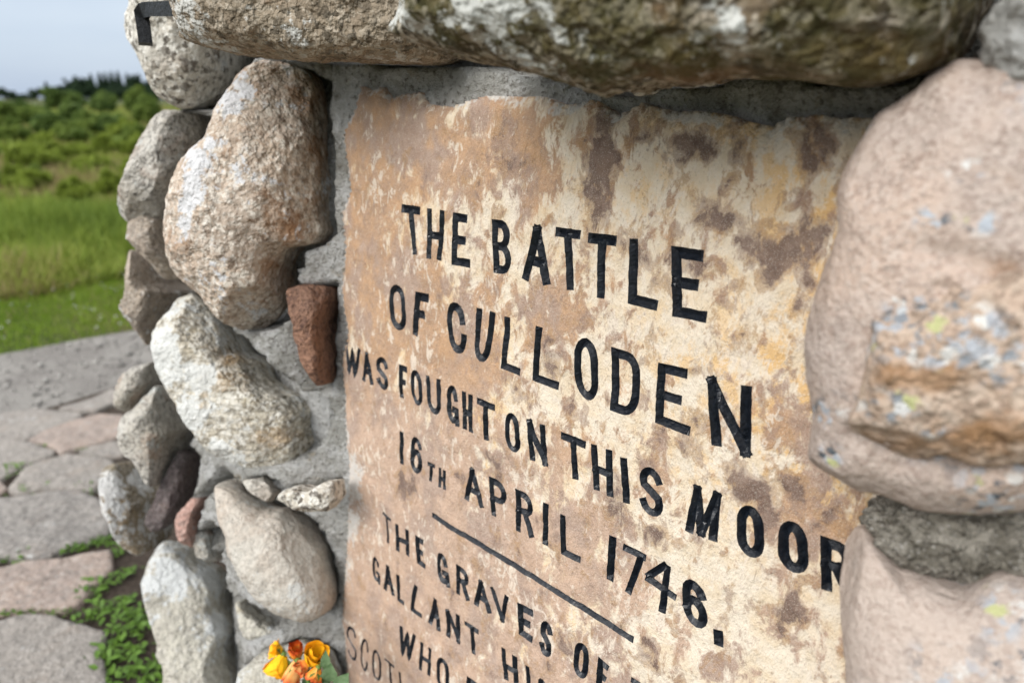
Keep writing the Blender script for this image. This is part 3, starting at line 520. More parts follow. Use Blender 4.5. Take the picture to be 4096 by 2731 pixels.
# ================================================================ the inscribed slab
OUT = pp('3 130 390,190 402,240 388,270 450,320 420,400 408,430 460,540 482,640 440,740 425,880 430,960 440,1060 460,1210 455,1300 520,1400 470,1500 482;5 0 500,200 510,300 532,420 560,500 515,640 520,760 530,900 540')
OUT = [uv(p) for p in OUT]
LE = [uv(p) for p in pp('3 110 500,62 600,80 700,92 850,62 950,80 1100,62 1300,90 1500;4 70 100,76 250,84 450,88 620,90 760,84 900,74 1100,68 1300,90 1500')]
OUT = OUT + [(-.10, -.02), (.03, -.06), (.05, -.5), (.04, -1.0), (.02, -1.40), (-.5, -1.41), (-1.03, -1.39), (-1.045, -1.25)] + LE[::-1]
def seg_resample(P, step, closed=True):
    r = []; n = len(P)
    for i in range(n if closed else n - 1):
        a, b = np.array(P[i]), np.array(P[(i + 1) % n]); k = max(1, int(np.linalg.norm(b - a) / step))
        r += [a + (b - a) * t / k for t in range(k)]
    if not closed: r.append(np.array(P[-1]))
    return np.array(r)
O2 = seg_resample(OUT, .006); q3 = np.concatenate([O2, 0 * O2[:, :1]], 1)
O2 = O2 + .005 * np.stack([fbm(q3, 28, 3, 2), fbm(q3, 28, 3, 6)], -1)
if (O2[:, 0] * np.roll(O2[:, 1], -1) - np.roll(O2[:, 0], -1) * O2[:, 1]).sum() < 0: O2 = O2[::-1].copy()
# letters: strokes in a unit box, laid into the four corners measured for each letter
def arc(cx, cy, rx, ry, a0, a1, n=9): return [(cx + rx * math.cos(R_(a)), cy + ry * math.sin(R_(a))) for a in np.linspace(a0, a1, n)]
OO = arc(.5, .68, .5, .32, 180, 0, 11) + arc(.5, .32, .5, .32, 0, -180, 11)
G_ = {'T': [[(0, 1), (1, 1)], [(.5, 1), (.5, 0)]], 'H': [[(0, 0), (0, 1)], [(1, 0), (1, 1)], [(0, .48), (1, .48)]],
      'E': [[(1, 1), (0, 1), (0, 0), (1, 0)], [(0, .5), (.72, .5)]], 'F': [[(1, 1), (0, 1), (0, 0)], [(0, .52), (.7, .52)]],
      'B': [[(0, 0), (0, 1)] + [(.45, 1)] + arc(.5, .76, .48, .24, 90, -90, 7) + [(0, .52)], [(0, .52), (.5, .52)] + arc(.52, .26, .48, .26, 90, -90, 7) + [(0, 0)]],
      'A': [[(0, 0), (.5, 1)], [(.5, 1), (1, 0)], [(.2, .34), (.8, .34)]], 'L': [[(0, 1), (0, 0), (1, 0)]], 'O': [OO + [OO[0]]],
      'C': [arc(.5, .7, .5, .3, 0, 180, 10) + arc(.5, .3, .5, .3, 180, 360, 10)], 'U': [[(0, 1), (0, .32)] + arc(.5, .3, .5, .3, 180, 360, 10) + [(1, .32), (1, 1)]],
      'D': [[(0, 0), (0, 1), (.45, 1)] + arc(.5, .7, .5, .3, 85, 0, 6) + arc(.5, .3, .5, .3, 0, -85, 6) + [(.45, 0), (0, 0)]],
      'N': [[(0, 0), (0, 1)], [(0, 1), (1, 0)], [(1, 0), (1, 1)]], 'W': [[(0, 1), (.25, 0), (.5, .9), (.75, 0), (1, 1)]], 'M': [[(0, 0), (.12, 1)], [(.12, 1), (.5, .02)], [(.5, .02), (.9, 1)], [(.9, 1), (1, 0)]],
      'S': [arc(.5, .76, .5, .24, 15, 180, 9) + [(.06, .63), (.5, .5), (.94, .37)] + arc(.5, .24, .5, .24, 0, -165, 9)],
      'G': [arc(.5, .72, .46, .28, 5, 180, 10) + arc(.5, .3, .5, .3, 180, 330, 8) + [(.95, .3)], [(.62, .34), (.96, .34), (1, -.04)]], 'I': [[(.5, 0), (.5, 1)]], '1': [[(.5, 0), (.5, 1)]],
      '6': [arc(.5, .76, .5, .24, 10, 180, 8) + arc(.5, .3, .5, .3, 180, 530, 16)], 'P': [[(0, 0), (0, 1), (.5, 1)] + arc(.52, .74, .48, .26, 85, -85, 8) + [(.5, .48), (0, .48)]],
      'R': [[(0, 0), (0, 1), (.5, 1)] + arc(.52, .76, .48, .24, 85, -85, 8) + [(.5, .52), (0, .52)], [(.5, .52), (1, 0)]], 'V': [[(0, 1), (.5, 0)], [(.5, 0), (1, 1)]],
      'K': [[(0, 0), (0, 1)], [(1, 1), (0, .4)], [(.35, .6), (1, 0)]], 'Y': [[(0, 1), (.5, .5)], [(1, 1), (.5, .5)], [(.5, .5), (.5, 0)]],
      '&': [[(1, 0), (.2, .75)] + arc(.42, .82, .24, .18, 190, -20, 8) + [(.1, .35)] + arc(.42, .22, .38, .22, 160, 350, 9)]}
LET = [('T', 'a 125 150,293 172,330 620,155 585', 11), ('H', 'a 358 184,530 207,487 655,360 636', 10), ('E', 'a 598 222,722 240,748 722,580 690', 11), ('B', 'a 945 283,1098 300,1110 790,936 765', 10),
 ('A', 'a 1250 325,1445 350,1463 885,1200 822', 12), ('T', 'b 162 130,380 158,400 722,180 672', 10), ('T', 'b 448 178,700 208,690 792,440 745', 11), ('L', 'b 822 230,1085 262,1075 884,812 812', 11), ('E', 'b 1200 297,1482 335,1532 988,1208 928', 11),
 ('O', 'a 5 858,148 885,160 1295,25 1268', 10), ('F', 'a 255 930,365 955,350 1355,205 1322', 12), ('C', 'a 525 1010,690 1045,710 1510,545 1470', 11), ('U', 'a 788 1075,960 1122,915 1580,775 1540', 10), ('L', 'd 144 -146,310 -100,297 392,122 318', 10), ('L', 'd 444 -62,680 0,633 518,395 428', 10),
 ('O', 'd 785 18,990 80,992 650,768 562', 10), ('D', 'd 1108 128,1378 205,1345 775,1113 690', 10), ('E', 'e 66 -2,294 45,324 578,32 468', 10), ('N', 'e 450 90,813 190,793 750,485 640', 11),
 ('W', 'c 25 85,172 145,149 425,41 345', 8), ('A', 'c 190 155,265 190,288 475,180 425', 9), ('S', 'c 305 195,408 240,415 535,315 490', 9), ('F', 'c 503 282,578 310,570 610,505 580', 9), ('O', 'c 600 315,695 360,720 680,618 625', 8), ('U', 'c 737 378,870 425,890 760,760 705', 9), ('G', 'c 928 450,1025 500,1058 838,935 785', 9), ('H', 'c 1072 515,1178 560,1185 900,1085 855', 9), ('T', 'c 1215 572,1385 640,1380 992,1225 930', 9),
 ('O', 'd 172 690,290 740,302 1095,172 1045', 8), ('N', 'd 358 762,525 830,537 1208,375 1138', 9), ('T', 'd 655 882,890 970,900 1350,690 1275', 9), ('H', 'd 935 985,1128 1055,1138 1478,960 1395', 9), ('I', 'd 1205 1105,1252 1125,1273 1535,1225 1515', 9), ('S', 'e -85 790,90 850,106 1240,-75 1160', 9),
 ('M', 'e 310 945,585 1032,525 1410,280 1318', 9.5), ('O', 'e 690 1085,890 1150,905 1570,668 1480', 10), ('O', 'e 1015 1205,1230 1280,1252 1700,995 1600', 10), ('R', 'e 1338 1352,1590 1440,1600 1880,1335 1775', 9.5),
 ('1', 'c 503 885,530 893,540 1185,507 1178', 9), ('6', 'c 595 920,690 955,710 1290,600 1240', 9), ('T', 'c 750 1155,815 1185,812 1348,752 1318', 6.5), ('H', 'c 850 1205,920 1240,930 1412,860 1378', 6.5), ('A', 'c 1095 1185,1220 1235,1268 1585,1088 1490', 9), ('P', 'c 1300 1288,1455 1355,1475 1720,1325 1635', 9),
 ('R', 'g 240 -175,390 -100,412 278,248 200', 9), ('I', 'g 490 -48,548 -35,545 340,490 325', 9.5), ('L', 'g 655 45,830 120,835 497,663 405', 9), ('1', 'h 80 235,148 270,125 665,55 635', 10), ('6', 'h 740 600,930 690,985 1140,735 1000', 10),
 ('T', 'f 348 30,435 95,445 340,368 290', 6), ('H', 'f 475 135,598 200,597 438,478 380', 9), ('E', 'f 652 240,715 285,742 558,658 495', 9), ('G', 'f 840 375,930 430,970 718,848 640', 9), ('R', 'f 1010 500,1120 570,1135 845,1015 760', 8.5), ('A', 'f 1165 610,1290 690,1330 960,1172 870', 9), ('V', 'f 1312 700,1482 795,1510 1080,1345 975', 8),
 ('E', 'g 262 845,410 915,405 1208,285 1125', 10), ('S', 'g 478 985,575 1050,585 1360,463 1280', 9), ('O', 'g 788 1175,915 1240,910 1555,768 1465', 8.5), ('F', 'g 997 1322,1090 1405,1070 1700,975 1600', 8.5),
 ('G', 'f 258 425,325 455,330 690,258 630', 7), ('A', 'f 365 490,445 535,465 800,362 725', 9), ('L', 'f 482 585,550 630,550 875,488 830', 8), ('L', 'f 635 685,715 745,715 990,603 915', 9), ('A', 'f 785 775,880 845,868 1120,762 1025', 9), ('N', 'f 928 895,1050 965,1045 1225,920 1150', 9), ('T', 'f 1085 1000,1215 1090,1225 1350,1115 1275', 8.5), ('H', 'g 112 1238,262 1340,275 1620,145 1530', 9), ('I', 'g 343 1408,368 1422,390 1690,360 1670', 8), ('G', 'g 450 1490,545 1545,565 1850,460 1780', 9),
 ('W', 'f 517 1045,655 1140,650 1385,510 1280', 8), ('H', 'f 693 1195,795 1260,795 1505,695 1435', 7.5), ('O', 'f 850 1300,955 1380,958 1690,850 1585', 8), ('F', 'f 1112 1500,1210 1570,1190 1860,1100 1780', 8.5),
 ('S', 'f 40 1030,130 1090,140 1385,55 1330', 5.5), ('C', 'f 172 1150,238 1195,230 1480,172 1430', 5), ('O', 'f 268 1240,345 1300,350 1570,272 1510', 5.5), ('T', 'f 378 1332,470 1412,470 1650,395 1600', 5.5), ('L', 'f 508 1455,560 1500,560 1740,515 1700', 5.5)]
GLY = []                                       # (strokes in u,v ; width ; is_rule)
for ch, q, wd in LET:
    TL, TR, BR, BL = [np.array(uv(p)) for p in pp(q)]; wd = wd / 1000 * 1.18
    W_, H_ = np.linalg.norm((TR + BR - TL - BL) / 2), np.linalg.norm((TL + TR - BL - BR) / 2); a, b = min(.5, wd / 2 / W_), wd / 2 / H_
    st = []
    for pl in G_[ch]:
        o = []
        for gx, gy in pl:
            X, Y = (a + gx * (1 - 2 * a)) if ch not in 'I1' else .5, b + gy * (1 - 2 * b); o.append((BL * (1 - X) + BR * X) * (1 - Y) + (TL * (1 - X) + TR * X) * Y)
        st.append(np.array(o))
    GLY.append((st, wd, False))
def pxs(q): return np.array([uv(p) for p in pp(q)])
GLY += [([pxs('h 232 362,375 440'), pxs('h 352 462,262 735')], .010, False), ([pxs('h 598 545,557 905'), pxs('h 570 520,432 610'), pxs('h 430 640,650 785')], .010, False),
        ([pxs('h 1058 1138,1062 1190')], .0125, False), ([pxs('f 815 72;g 1283 1160')], .0105, True)]
def rest(text, u0, v0, v1, adv, wd):           # the inscription goes on below the picture
    for ch in text:
        wch = .022 if ch != 'I' else .008
        if ch != ' ':
            GLY.append(([np.array([(u0 + gx * wch if ch != 'I' else u0, v0 + .004 + gy * (v1 - v0 - .008)) for gx, gy in pl]) for pl in G_[ch]], wd, False))
        u0 += (wch + adv) if ch != ' ' else .02
rest('THE', -.365, -.784, -.732, .020, .0085); rest('HLANDERS', -.475, -.884, -.829, .022, .0085); rest('OUGHT FOR', -.625, -.991, -.932, .022, .0085)
rest('AND & PRINCE CHARLIE', -.80, -1.095, -1.037, .018, .006); rest('ARE MARKED BY THE NAMES', -.97, -1.195, -1.14, .019, .0075); rest('OF THEIR CLANS', -.80, -1.30, -1.24, .022, .0085)
verts, faces, fown = [], [], []
def addv(p): verts.append(Vector((float(p[0]), float(p[1])))); return len(verts) - 1
idx = [addv(p) for p in O2]; faces.append(idx); fown.append(-1)
STROKES = []                                   # (glyph index, extended polyline, half width)
for gi, (st, wd, rule) in enumerate(GLY):
    hw = wd / 2
    for pl in st:
        pl = np.array(pl, float); closed = np.allclose(pl[0], pl[-1]) and len(pl) > 4
        if not closed:
            d0 = pl[0] - pl[1]; d1 = pl[-1] - pl[-2]; core = pl.copy()
            pl[0] = pl[0] + d0 / np.linalg.norm(d0) * hw; pl[-1] = pl[-1] + d1 / np.linalg.norm(d1) * hw
        fine = seg_resample(pl, .0032, False)
        tg = np.gradient(fine, axis=0)
        if closed: tg[0] = tg[-1] = fine[1] - fine[-2]
        # mitred normals at sharp corners
        nn = []
        for k in range(len(fine)):
            a = fine[k] - fine[k - 1] if k else (fine[0] - fine[-2] if closed else fine[1] - fine[0]); b = fine[k + 1] - fine[k] if k < len(fine) - 1 else (fine[1] - fine[0] if closed else fine[k] - fine[k - 1])
            a, b = a / (np.linalg.norm(a) + 1e-12), b / (np.linalg.norm(b) + 1e-12); na, nb = np.array([-a[1], a[0]]), np.array([-b[1], b[0]]); m_ = na + nb; l = np.linalg.norm(m_)
            if l < .35: m_ = na; sc_ = 1
            else: m_ /= l; sc_ = min(1.6, 1 / max(.35, m_ @ na))
            nn.append(m_ * sc_)
        nn = np.array(nn); p3 = np.concatenate([fine, np.full((len(fine), 1), gi * 1.3)], 1)
        wa = hw * (1 + .08 * fbm(p3, 60, 3, 71) + .05 * fbm(p3, 400, 2, 73)); wb = hw * (1 + .08 * fbm(p3, 60, 3, 81) + .05 * fbm(p3, 400, 2, 83))
        if closed: wa[-1] = wa[0]; wb[-1] = wb[0]; nn[-1] = nn[0]
        A = fine + nn * wa[:, None]; B = fine - nn * wb[:, None]
        ia = [addv(p) for p in A]; ib = [addv(p) for p in B]; ic = [addv(p) for p in fine]
        if closed: ia[-1], ib[-1], ic[-1] = ia[0], ib[0], ic[0]
        for k in range(len(fine) - 1):
            faces.append([ia[k + 1], ia[k], ic[k], ic[k + 1]]); fown.append(gi); faces.append([ic[k], ib[k], ib[k + 1], ic[k + 1]]); fown.append(gi)
        STROKES.append((gi, fine, hw, closed))
def inpoly(P, Q):
    r = np.zeros(len(P), bool); x, y = P[:, 0], P[:, 1]
    for a, b in zip(Q, np.roll(Q, -1, 0)):
        c_ = ((a[1] > y) != (b[1] > y)) & (x < (b[0] - a[0]) * (y - a[1]) / (b[1] - a[1] + 1e-15) + a[0]); r ^= c_
    return r
g = .0062; gx, gy = np.meshgrid(np.arange(-1.12, .06, g), np.arange(-1.42, .05, g)); GP = np.stack([gx.ravel(), gy.ravel()], -1); GP += RNG.uniform(-.0018, .0018, GP.shape)
GP = GP[inpoly(GP, O2)]
for p in GP: addv(p)
vo_, ed_, fo_, ov_, oe_, of_ = delaunay_2d_cdt(verts, [], faces, 1, 1e-6)
VO = np.array([(v[0], v[1]) for v in vo_]); own = np.full(len(fo_), -2)
for i, l in enumerate(of_):
    if not l: continue
    own[i] = -1
    for q in l:
        if fown[q] >= 0: own[i] = fown[q]; break
# groove depth
depth = np.zeros(len(VO))
for gi, fine, hw, closed in STROKES:
    lo, hi = fine.min(0) - hw, fine.max(0) + hw; sel = np.flatnonzero((VO >= lo).all(1) & (VO <= hi).all(1))
    if not len(sel): continue
    P = VO[sel]; dm = np.full(len(P), 9.)
    for a, b in zip(fine[:-1], fine[1:]):
        e_ = b - a; t = np.clip(((P - a) @ e_) / (e_ @ e_ + 1e-15), 0, 1); dm = np.minimum(dm, np.linalg.norm(P - a - t[:, None] * e_, axis=1))
    k = 1 - dm / hw
    if not closed: k = np.minimum(k, np.minimum(np.linalg.norm(P - fine[0], axis=1), np.linalg.norm(P - fine[-1], axis=1)) / hw * .9)
    depth[sel] = np.maximum(depth[sel], np.clip(k, 0, 1) * hw * 1.1)
tri = np.array([f for f in fo_]) if all(len(f) == 3 for f in fo_) else None
edgev = np.zeros(len(VO), bool)
for f, o_ in zip(fo_, own):
    if o_ == -1:
        for q in f: edgev[q] = True
depth[edgev] = 0
P3 = np.concatenate([VO, np.zeros((len(VO), 1))], 1)
n1 = fbm(P3, 7, 3, 91); n2 = fbm(P3, 16, 4, 92)
terr = np.floor((n2 + .25 * n1) * 5) / 5
bd = np.full(len(VO), 9.)
for a in O2[::2]: bd = np.minimum(bd, np.hypot(VO[:, 0] - a[0], VO[:, 1] - a[1]))
terr2 = np.floor((fbm(P3, 9, 4, 98, .6) + .2) * 4) / 4
hgt = .0030 * n1 + .0018 * n2 + .0022 * terr + .0024 * terr2 + .0009 * fbm(P3, 70, 3, 95) - .012 * np.clip(1 - bd / .02, 0, 1) ** 2
# colour of the stone skin, measured on the photograph
WRP = VO + .020 * np.stack([fbm(P3, 18, 4, 301, .6), fbm(P3, 18, 4, 311, .6)], -1) + .012 * np.stack([fbm(P3, 60, 3, 321), fbm(P3, 60, 3, 331)], -1)
def blob(lst, amp=1.):
    r = np.zeros(len(VO))
    for k, x, y, rx, ry, a in lst:
        o = OFF[k]; cx, cy = o[0] + x / o[2], o[1] + y / o[2]; c = np.array(uv((cx, cy))); du = abs(uv((cx + rx / o[2], cy + (rx / o[2]) * .3))[0] - c[0]); dv = abs(uv((cx, cy + ry / o[2]))[1] - c[1])
        r = np.maximum(r, a * np.exp(-(((WRP[:, 0] - c[0]) / du / 1.3) ** 2 + ((WRP[:, 1] - c[1]) / dv / 1.3) ** 2) ** 1.0))
    return r
dark = blob([('3', 1250, 800, 85, 190, .95), ('3', 800, 720, 190, 150, .5), ('3', 1450, 600, 50, 50, .7), ('3', 1250, 540, 60, 70, .9), ('3', 1510, 1210, 90, 120, .65), ('4', 1020, 100, 60, 110, .6), ('5', 110, 650, 90, 90, .85), ('5', 270, 620, 60, 60, .6), ('5', 660, 700, 90, 110, .85),
    ('5', 560, 640, 40, 40, .6), ('5', 235, 950, 90, 90, .9), ('5', 300, 1060, 50, 60, .8), ('5', 140, 1200, 70, 50, .6), ('5', 470, 1130, 130, 130, .95), ('5', 620, 1040, 100, 80, .85), ('5', 590, 1280, 60, 60, .7), ('5', 420, 1270, 80, 50, .6), ('5', 545, 1420, 45, 60, .75), ('5', 300, 1290, 50, 40, .6),
    ('6', 370, 700, 130, 110, .85), ('6', 560, 700, 70, 80, .6), ('6', 440, 850, 120, 110, .7), ('6', 340, 600, 50, 60, .6), ('6', 520, 1250, 60, 140, .95), ('6', 60, 530, 100, 80, .55), ('6', 540, 950, 70, 70, .6), ('6', 120, 420, 40, 50, .5), ('6', 700, 790, 80, 60, .7), ('6', 450, 1250, 40, 100, .4),
    ('4', 900, 285, 60, 50, .6), ('4', 1110, 350, 110, 60, .55), ('4', 1310, 800, 60, 110, .75), ('4', 1480, 900, 110, 70, .65), ('4', 1500, 500, 60, 110, .6), ('4', 1090, 1390, 90, 70, .6), ('4', 360, 690, 45, 90, .75), ('4', 745, 560, 40, 30, .7), ('4', 600, 645, 45, 40, .7), ('4', 1260, 290, 60, 60, .5), ('4', 1470, 1420, 100, 110, .6), ('4', 1520, 1260, 60, 60, .3),
    ('3', 200, 960, 40, 190, .45), ('3', 600, 600, 110, 80, .4), ('3', 990, 640, 60, 120, .45)])
nl = fbm(P3, 6, 3, 55)
uL = np.clip((VO[:, 0] + .62) / -.30, 0, 1)                     # 1 at the left edge
low = np.clip((-VO[:, 1] - .42) / .25, 0, 1)
dark = np.maximum(dark * 1.05, .24 + .08 * (VO[:, 0] > -.75)); skin = .42 + .36 * uL + .18 * low * (VO[:, 0] < -.3) + .16 * nl + .35 * blob([('3', 1000, 1400, 160, 130, 1), ('3', 850, 640, 220, 200, 1), ('4', 700, 960, 180, 140, 1), ('4', 1200, 560, 110, 130, .7), ('4', 820, 820, 70, 120, 1), ('4', 1150, 850, 110, 110, .8), ('4', 560, 110, 140, 110, 1), ('6', 520, 880, 200, 140, .8), ('6', 450, 1300, 90, 160, .6), ('6', 150, 1480, 160, 90, .7), ('6', 500, 400, 70, 160, .5), ('4', 1350, 1150, 90, 120, .5)])
pink = np.clip((-VO[:, 1] - .40) / .14 + .5 * nl, 0, 1); ochre = np.clip(.30 + .9 * nl + .95 * np.clip((VO[:, 0] + .45) / .2, 0, 1) * np.clip((VO[:, 1] + .55) / .3, 0, 1) + .55 * uL * (1 - pink), 0, 1)
ledge = np.clip(1 - (VO[:, 0] + 1.075) / .05, 0, 1); edgem = np.maximum(np.clip(1 - bd / .035, 0, 1) * .75, ledge * (.35 + .65 * np.clip(-VO[:, 1] / .8, 0, 1)))
edgem = np.maximum(edgem, blob([('4', 90, 450, 40, 160, .75), ('4', 115, 680, 60, 170, .95), ('4', 100, 850, 60, 140, .85), ('4', 85, 1050, 50, 160, .75), ('4', 80, 1300, 35, 200, .6), ('3', 75, 1350, 35, 120, .5), ('3', 75, 620, 30, 110, .5), ('3', 90, 1000, 30, 120, .45)])); topm = np.clip(1 - (.02 - VO[:, 1]) / .03, 0, 1); edgem = np.maximum(edgem, topm * .45)
slab = obj('memorial_slab', None, None, WMAT.copy(), label='upright cream and brown sandstone slab carved with black lettering, set into the cairn', category='memorial slab')
def submesh(name, sel, mat, parent, attrs=False, smooth=True):
    Fs = [fo_[i] for i in sel]; ids = np.unique([q for f in Fs for q in f]); mpv = {int(a): b for b, a in enumerate(ids)}
    V = np.stack([VO[ids, 0], VO[ids, 1], (hgt - depth)[ids]], -1); off = V.mean(0) if not attrs else np.zeros(3)
    Fs = [[mpv[q] for q in f] for f in Fs]
    if attrs:                                  # sides and back of the slab
        nb = len(V); ring = []
        cnt = {}
        for f in Fs:
            for a, b in zip(f, f[1:] + f[:1]): cnt[(a, b)] = 1
        bnd = [(a, b) for (a, b) in cnt if (b, a) not in cnt]
        bset = {}; V2 = []
        for a, b in bnd:
            if bd[ids[a]] > .012: continue
            for q in (a, b):
                if q not in bset: bset[q] = nb + len(V2); V2.append((V[q, 0], V[q, 1], -.09))
            Fs.append([b, a, bset[a], bset[b]])
        V = np.concatenate([V, np.array(V2)]) if V2 else V
        pad = len(V2)
    me = mesh(name, V - off, Fs, mat, smooth)
    if attrs:
        for k_, a_ in (('skin', skin), ('ochre', ochre), ('pink', pink), ('dark', dark), ('edge', edgem)): attr(me, k_, np.concatenate([a_[ids], np.full(pad, .5)]))
    return obj(name, me, parent, WMAT @ Matrix.Translation(off))
submesh('face', np.flatnonzero(own == -1), M['slab'], slab, True)
for gi, (st, wd, rule) in enumerate(GLY):
    sel = np.flatnonzero(own == gi)
    if len(sel): submesh('dividing_line' if rule else 'letter', sel, M['paint'], slab, smooth=False)

# ================================================================ iron bracket
def tube(path, r, n=8, up=(.13, .2, .97)):
    path = [np.asarray(p, float) for p in path]; V = []; F = []; up = np.array(up)
    for i, p in enumerate(path):
        t = path[min(i + 1, len(path) - 1)] - path[max(i - 1, 0)]; t /= np.linalg.norm(t); a = np.cross(t, up); a /= np.linalg.norm(a); b = np.cross(a, t)
        rr_ = r[i] if hasattr(r, '__len__') else r
        for k in range(n): V.append(p + rr_ * (a * math.cos(2 * math.pi * (k + .5) / n) + b * math.sin(2 * math.pi * (k + .5) / n)))
    for i in range(len(path) - 1):
        for k in range(n): F.append([i * n + k, i * n + (k + 1) % n, (i + 1) * n + (k + 1) % n, (i + 1) * n + k])
    F.append(list(range(n))[::-1]); F.append([(len(path) - 1) * n + k for k in range(n)]); return np.array(V), F
br = [onwall(p, .235) for p in pp('1 840 36,780 40,700 42,660 44,642 52,636 70,638 90,644 130,650 175,653 199')]
V, F = tube(br, [.0145] * 10, 4, -ray((560, 90)) / 3000); off = br[1]
me = mesh('iron_bracket', V - off, F, M['iron'], False)
obj('iron_bracket', me, None, Matrix.Translation(off), label='black iron bracket bent at a right angle, fixed below the top boulder', category='bracket')

# ================================================================ roses left at the foot of the slab
def petal_mat(name, c1, c2, tipc):
    s = NT(name); g_ = s.attr('tip'); c = s.mix(s.step(s.noise(60, 4, .6), .35, .65), c1, c2); c = s.mix(s.step(g_, .55, 1.), c, tipc)
    s.b.inputs['Subsurface Weight'].default_value = .25; s.b.inputs['Subsurface Radius'].default_value = (.01, .006, .002); s.b.inputs['Subsurface Scale'].default_value = .3
    return s.done(c, s.bump(s.noise(120, 3, .5, (1, 1, .3)), .001), .6)
M['yellow'] = petal_mat('yellow_petal', (.90, .56, .010), (.85, .46, .008), (.90, .42, .01))
M['orange'] = petal_mat('orange_petal', (.78, .24, .012), (.85, .38, .08), (.55, .07, .015))
M['apricot'] = petal_mat('apricot_petal', (.80, .36, .10), (.82, .44, .16), (.58, .09, .02))
def leaf_mat(name, c1, c2, sc_=40):
    s = NT(name); c = s.mix(s.step(s.noise(sc_, 4, .6), .35, .65), c1, c2); s.b.inputs['Transmission Weight'].default_value = 0
    return s.done(c, s.bump(s.noise(90, 3, .5), .001), .55)
M['rleaf'] = leaf_mat('rose_leaf', (.07, .13, .05), (.15, .22, .11)); M['stem'] = leaf_mat('rose_stem', (.10, .17, .03), (.14, .22, .05))
bq0 = onwall(pp('2 1340 1500')[0], .16)
bouquet = empty('rose_bouquet', bq0, label='small bunch of yellow and orange roses lying against the foot of the slab', category='flowers')
def frame(axis):
    z = np.asarray(axis, float); z /= np.linalg.norm(z); x = np.cross(z, (.3, .2, .93)); x /= np.linalg.norm(x); return x, np.cross(z, x), z
def petal_mesh(rad, length, open_, width, layer, seed):
    na, nt_ = 11, 10; V = []; tip = []
    for i in range(nt_):
        t = i / (nt_ - 1)
        for j in range(na):
            a = (j / (na - 1) - .5) * 2; ang = a * width * (math.sin(math.pi * min(1, t * .62 + .18)) ** .6)
            r = rad * layer * (math.sin(math.pi * (.12 + .5 * t)) ** .8 + open_ * t ** 3 * 1.1) * (1 - .05 * a * a) + .0012 * math.sin(5 * a + seed) * t
            z = length * (t - .16 * a * a * t + open_ * -.25 * t ** 3) + .0012 * math.sin(7 * a + 2 * seed)
            V.append((r * math.cos(ang), r * math.sin(ang), z)); tip.append(t)
    F = [[i * na + j, i * na + j + 1, (i + 1) * na + j + 1, (i + 1) * na + j] for i in range(nt_ - 1) for j in range(na - 1)]
    return V, F, tip
def rose(px, wo, axis, rad, length, open_, mat, npet, seed, kind):
    C = onwall(px, wo); x_, y_, z_ = frame(axis); MM = Matrix(((x_[0], y_[0], z_[0], C[0]), (x_[1], y_[1], z_[1], C[1]), (x_[2], y_[2], z_[2], C[2]), (0, 0, 0, 1)))
    n = 14; V, F = tube([(0, 0, -.006), (0, 0, 0), (0, 0, .006)], [.003, .0055, .004], 8)      # hip
    root = obj(kind, mesh(kind, V, F, M['stem']), bouquet, MM)
    for k in range(npet):
        lay = 1 if k < npet * .6 else .68
        V, F, tip = petal_mesh(rad, length * (1 if lay == 1 else 1.04), open_ * (1 if lay == 1 else .3), 1.25 if lay == 1 else 1.5, lay * (1 + .03 * (k % 3)), seed + k)
        me = mesh('petal', V, F, mat); attr(me, 'tip', tip)
        obj('petal', me, root, MM @ Matrix.Rotation(k * 2.4 + seed, 4, 'Z') @ Matrix.Rotation(random.uniform(-.12, .12), 4, 'X'))
    for k in range(5):                          # sepals
        V = [(.004, -.003, .002), (.004, .003, .002), (.009, .004, .008), (.009, -.004, .008), (.015, 0, .016)]; F = [[0, 1, 2, 3], [3, 2, 4]]
        obj('sepal', mesh('sepal', V, F, M['stem']), root, MM @ Matrix.Rotation(k * 1.257, 4, 'Z'))
    return C
Rv, Uv, Tv = RGT, np.array([0, 0, 1.]), -FWD
A_ = rose(pp('2 1268 1445')[0], .175, -.25 * Rv - .75 * Uv + .5 * Tv, .0175, .036, .35, M['yellow'], 12, 1, 'rose')
B_ = rose(pp('2 1262 1425')[0], .16, -.75 * Rv + .45 * Uv + .3 * Tv, .010, .022, .7, M['yellow'], 5, 2, 'rose')
C_ = rose(pp('2 1330 1452')[0], .165, .10 * Rv + 1. * Uv + .3 * Tv, .0125, .034, .0, M['orange'], 8, 3, 'rosebud')
D_ = rose(pp('2 1330 1472')[0], .18, -.28 * Rv - .9 * Uv + .45 * Tv, .0135, .038, .05, M['apricot'], 8, 4, 'rosebud')
E_ = rose(pp('2 1392 1478')[0], .165, .55 * Rv + .95 * Uv + .15 * Tv, .0165, .036, .3, M['yellow'], 12, 5, 'rose')
F_ = rose(pp('2 1378 1478')[0], .17, -.5 * Rv - .2 * Uv + .75 * Tv, .012, .020, .2, M['apricot'], 6, 6, 'rosebud')
G__ = rose(pp('2 1425 1500')[0], .17, -.3 * Rv - .8 * Uv + .5 * Tv, .011, .022, .35, M['orange'], 5, 7, 'rosebud')
hub = onwall(pp('2 1330 1462')[0], .15)
def stem(P, r=.0022):
    P = [np.asarray(p) for p in P]; V, F = tube(P, r, 7); obj('stem', mesh('stem', V - P[0], F, M['stem']), bouquet, Matrix.Translation(P[0]))
for a_, b_ in ((A_, '2 1395 1568'), (C_, '2 1405 1600'), (D_, '2 1300 1425'), (E_, '2 1440 1620'), (F_, '2 1420 1640'), (B_, '2 1360 1600'), (G__, '2 1450 1640')):
    e_ = onwall(pp(b_)[0], .15); m_ = (a_ + e_) / 2 + np.array([0, -.004, .003]); stem([a_, (a_ + m_) / 2, m_, e_])
stem([onwall(p, .175) for p in pp('2 1345 1490,1372 1540,1400 1600')], .0034)
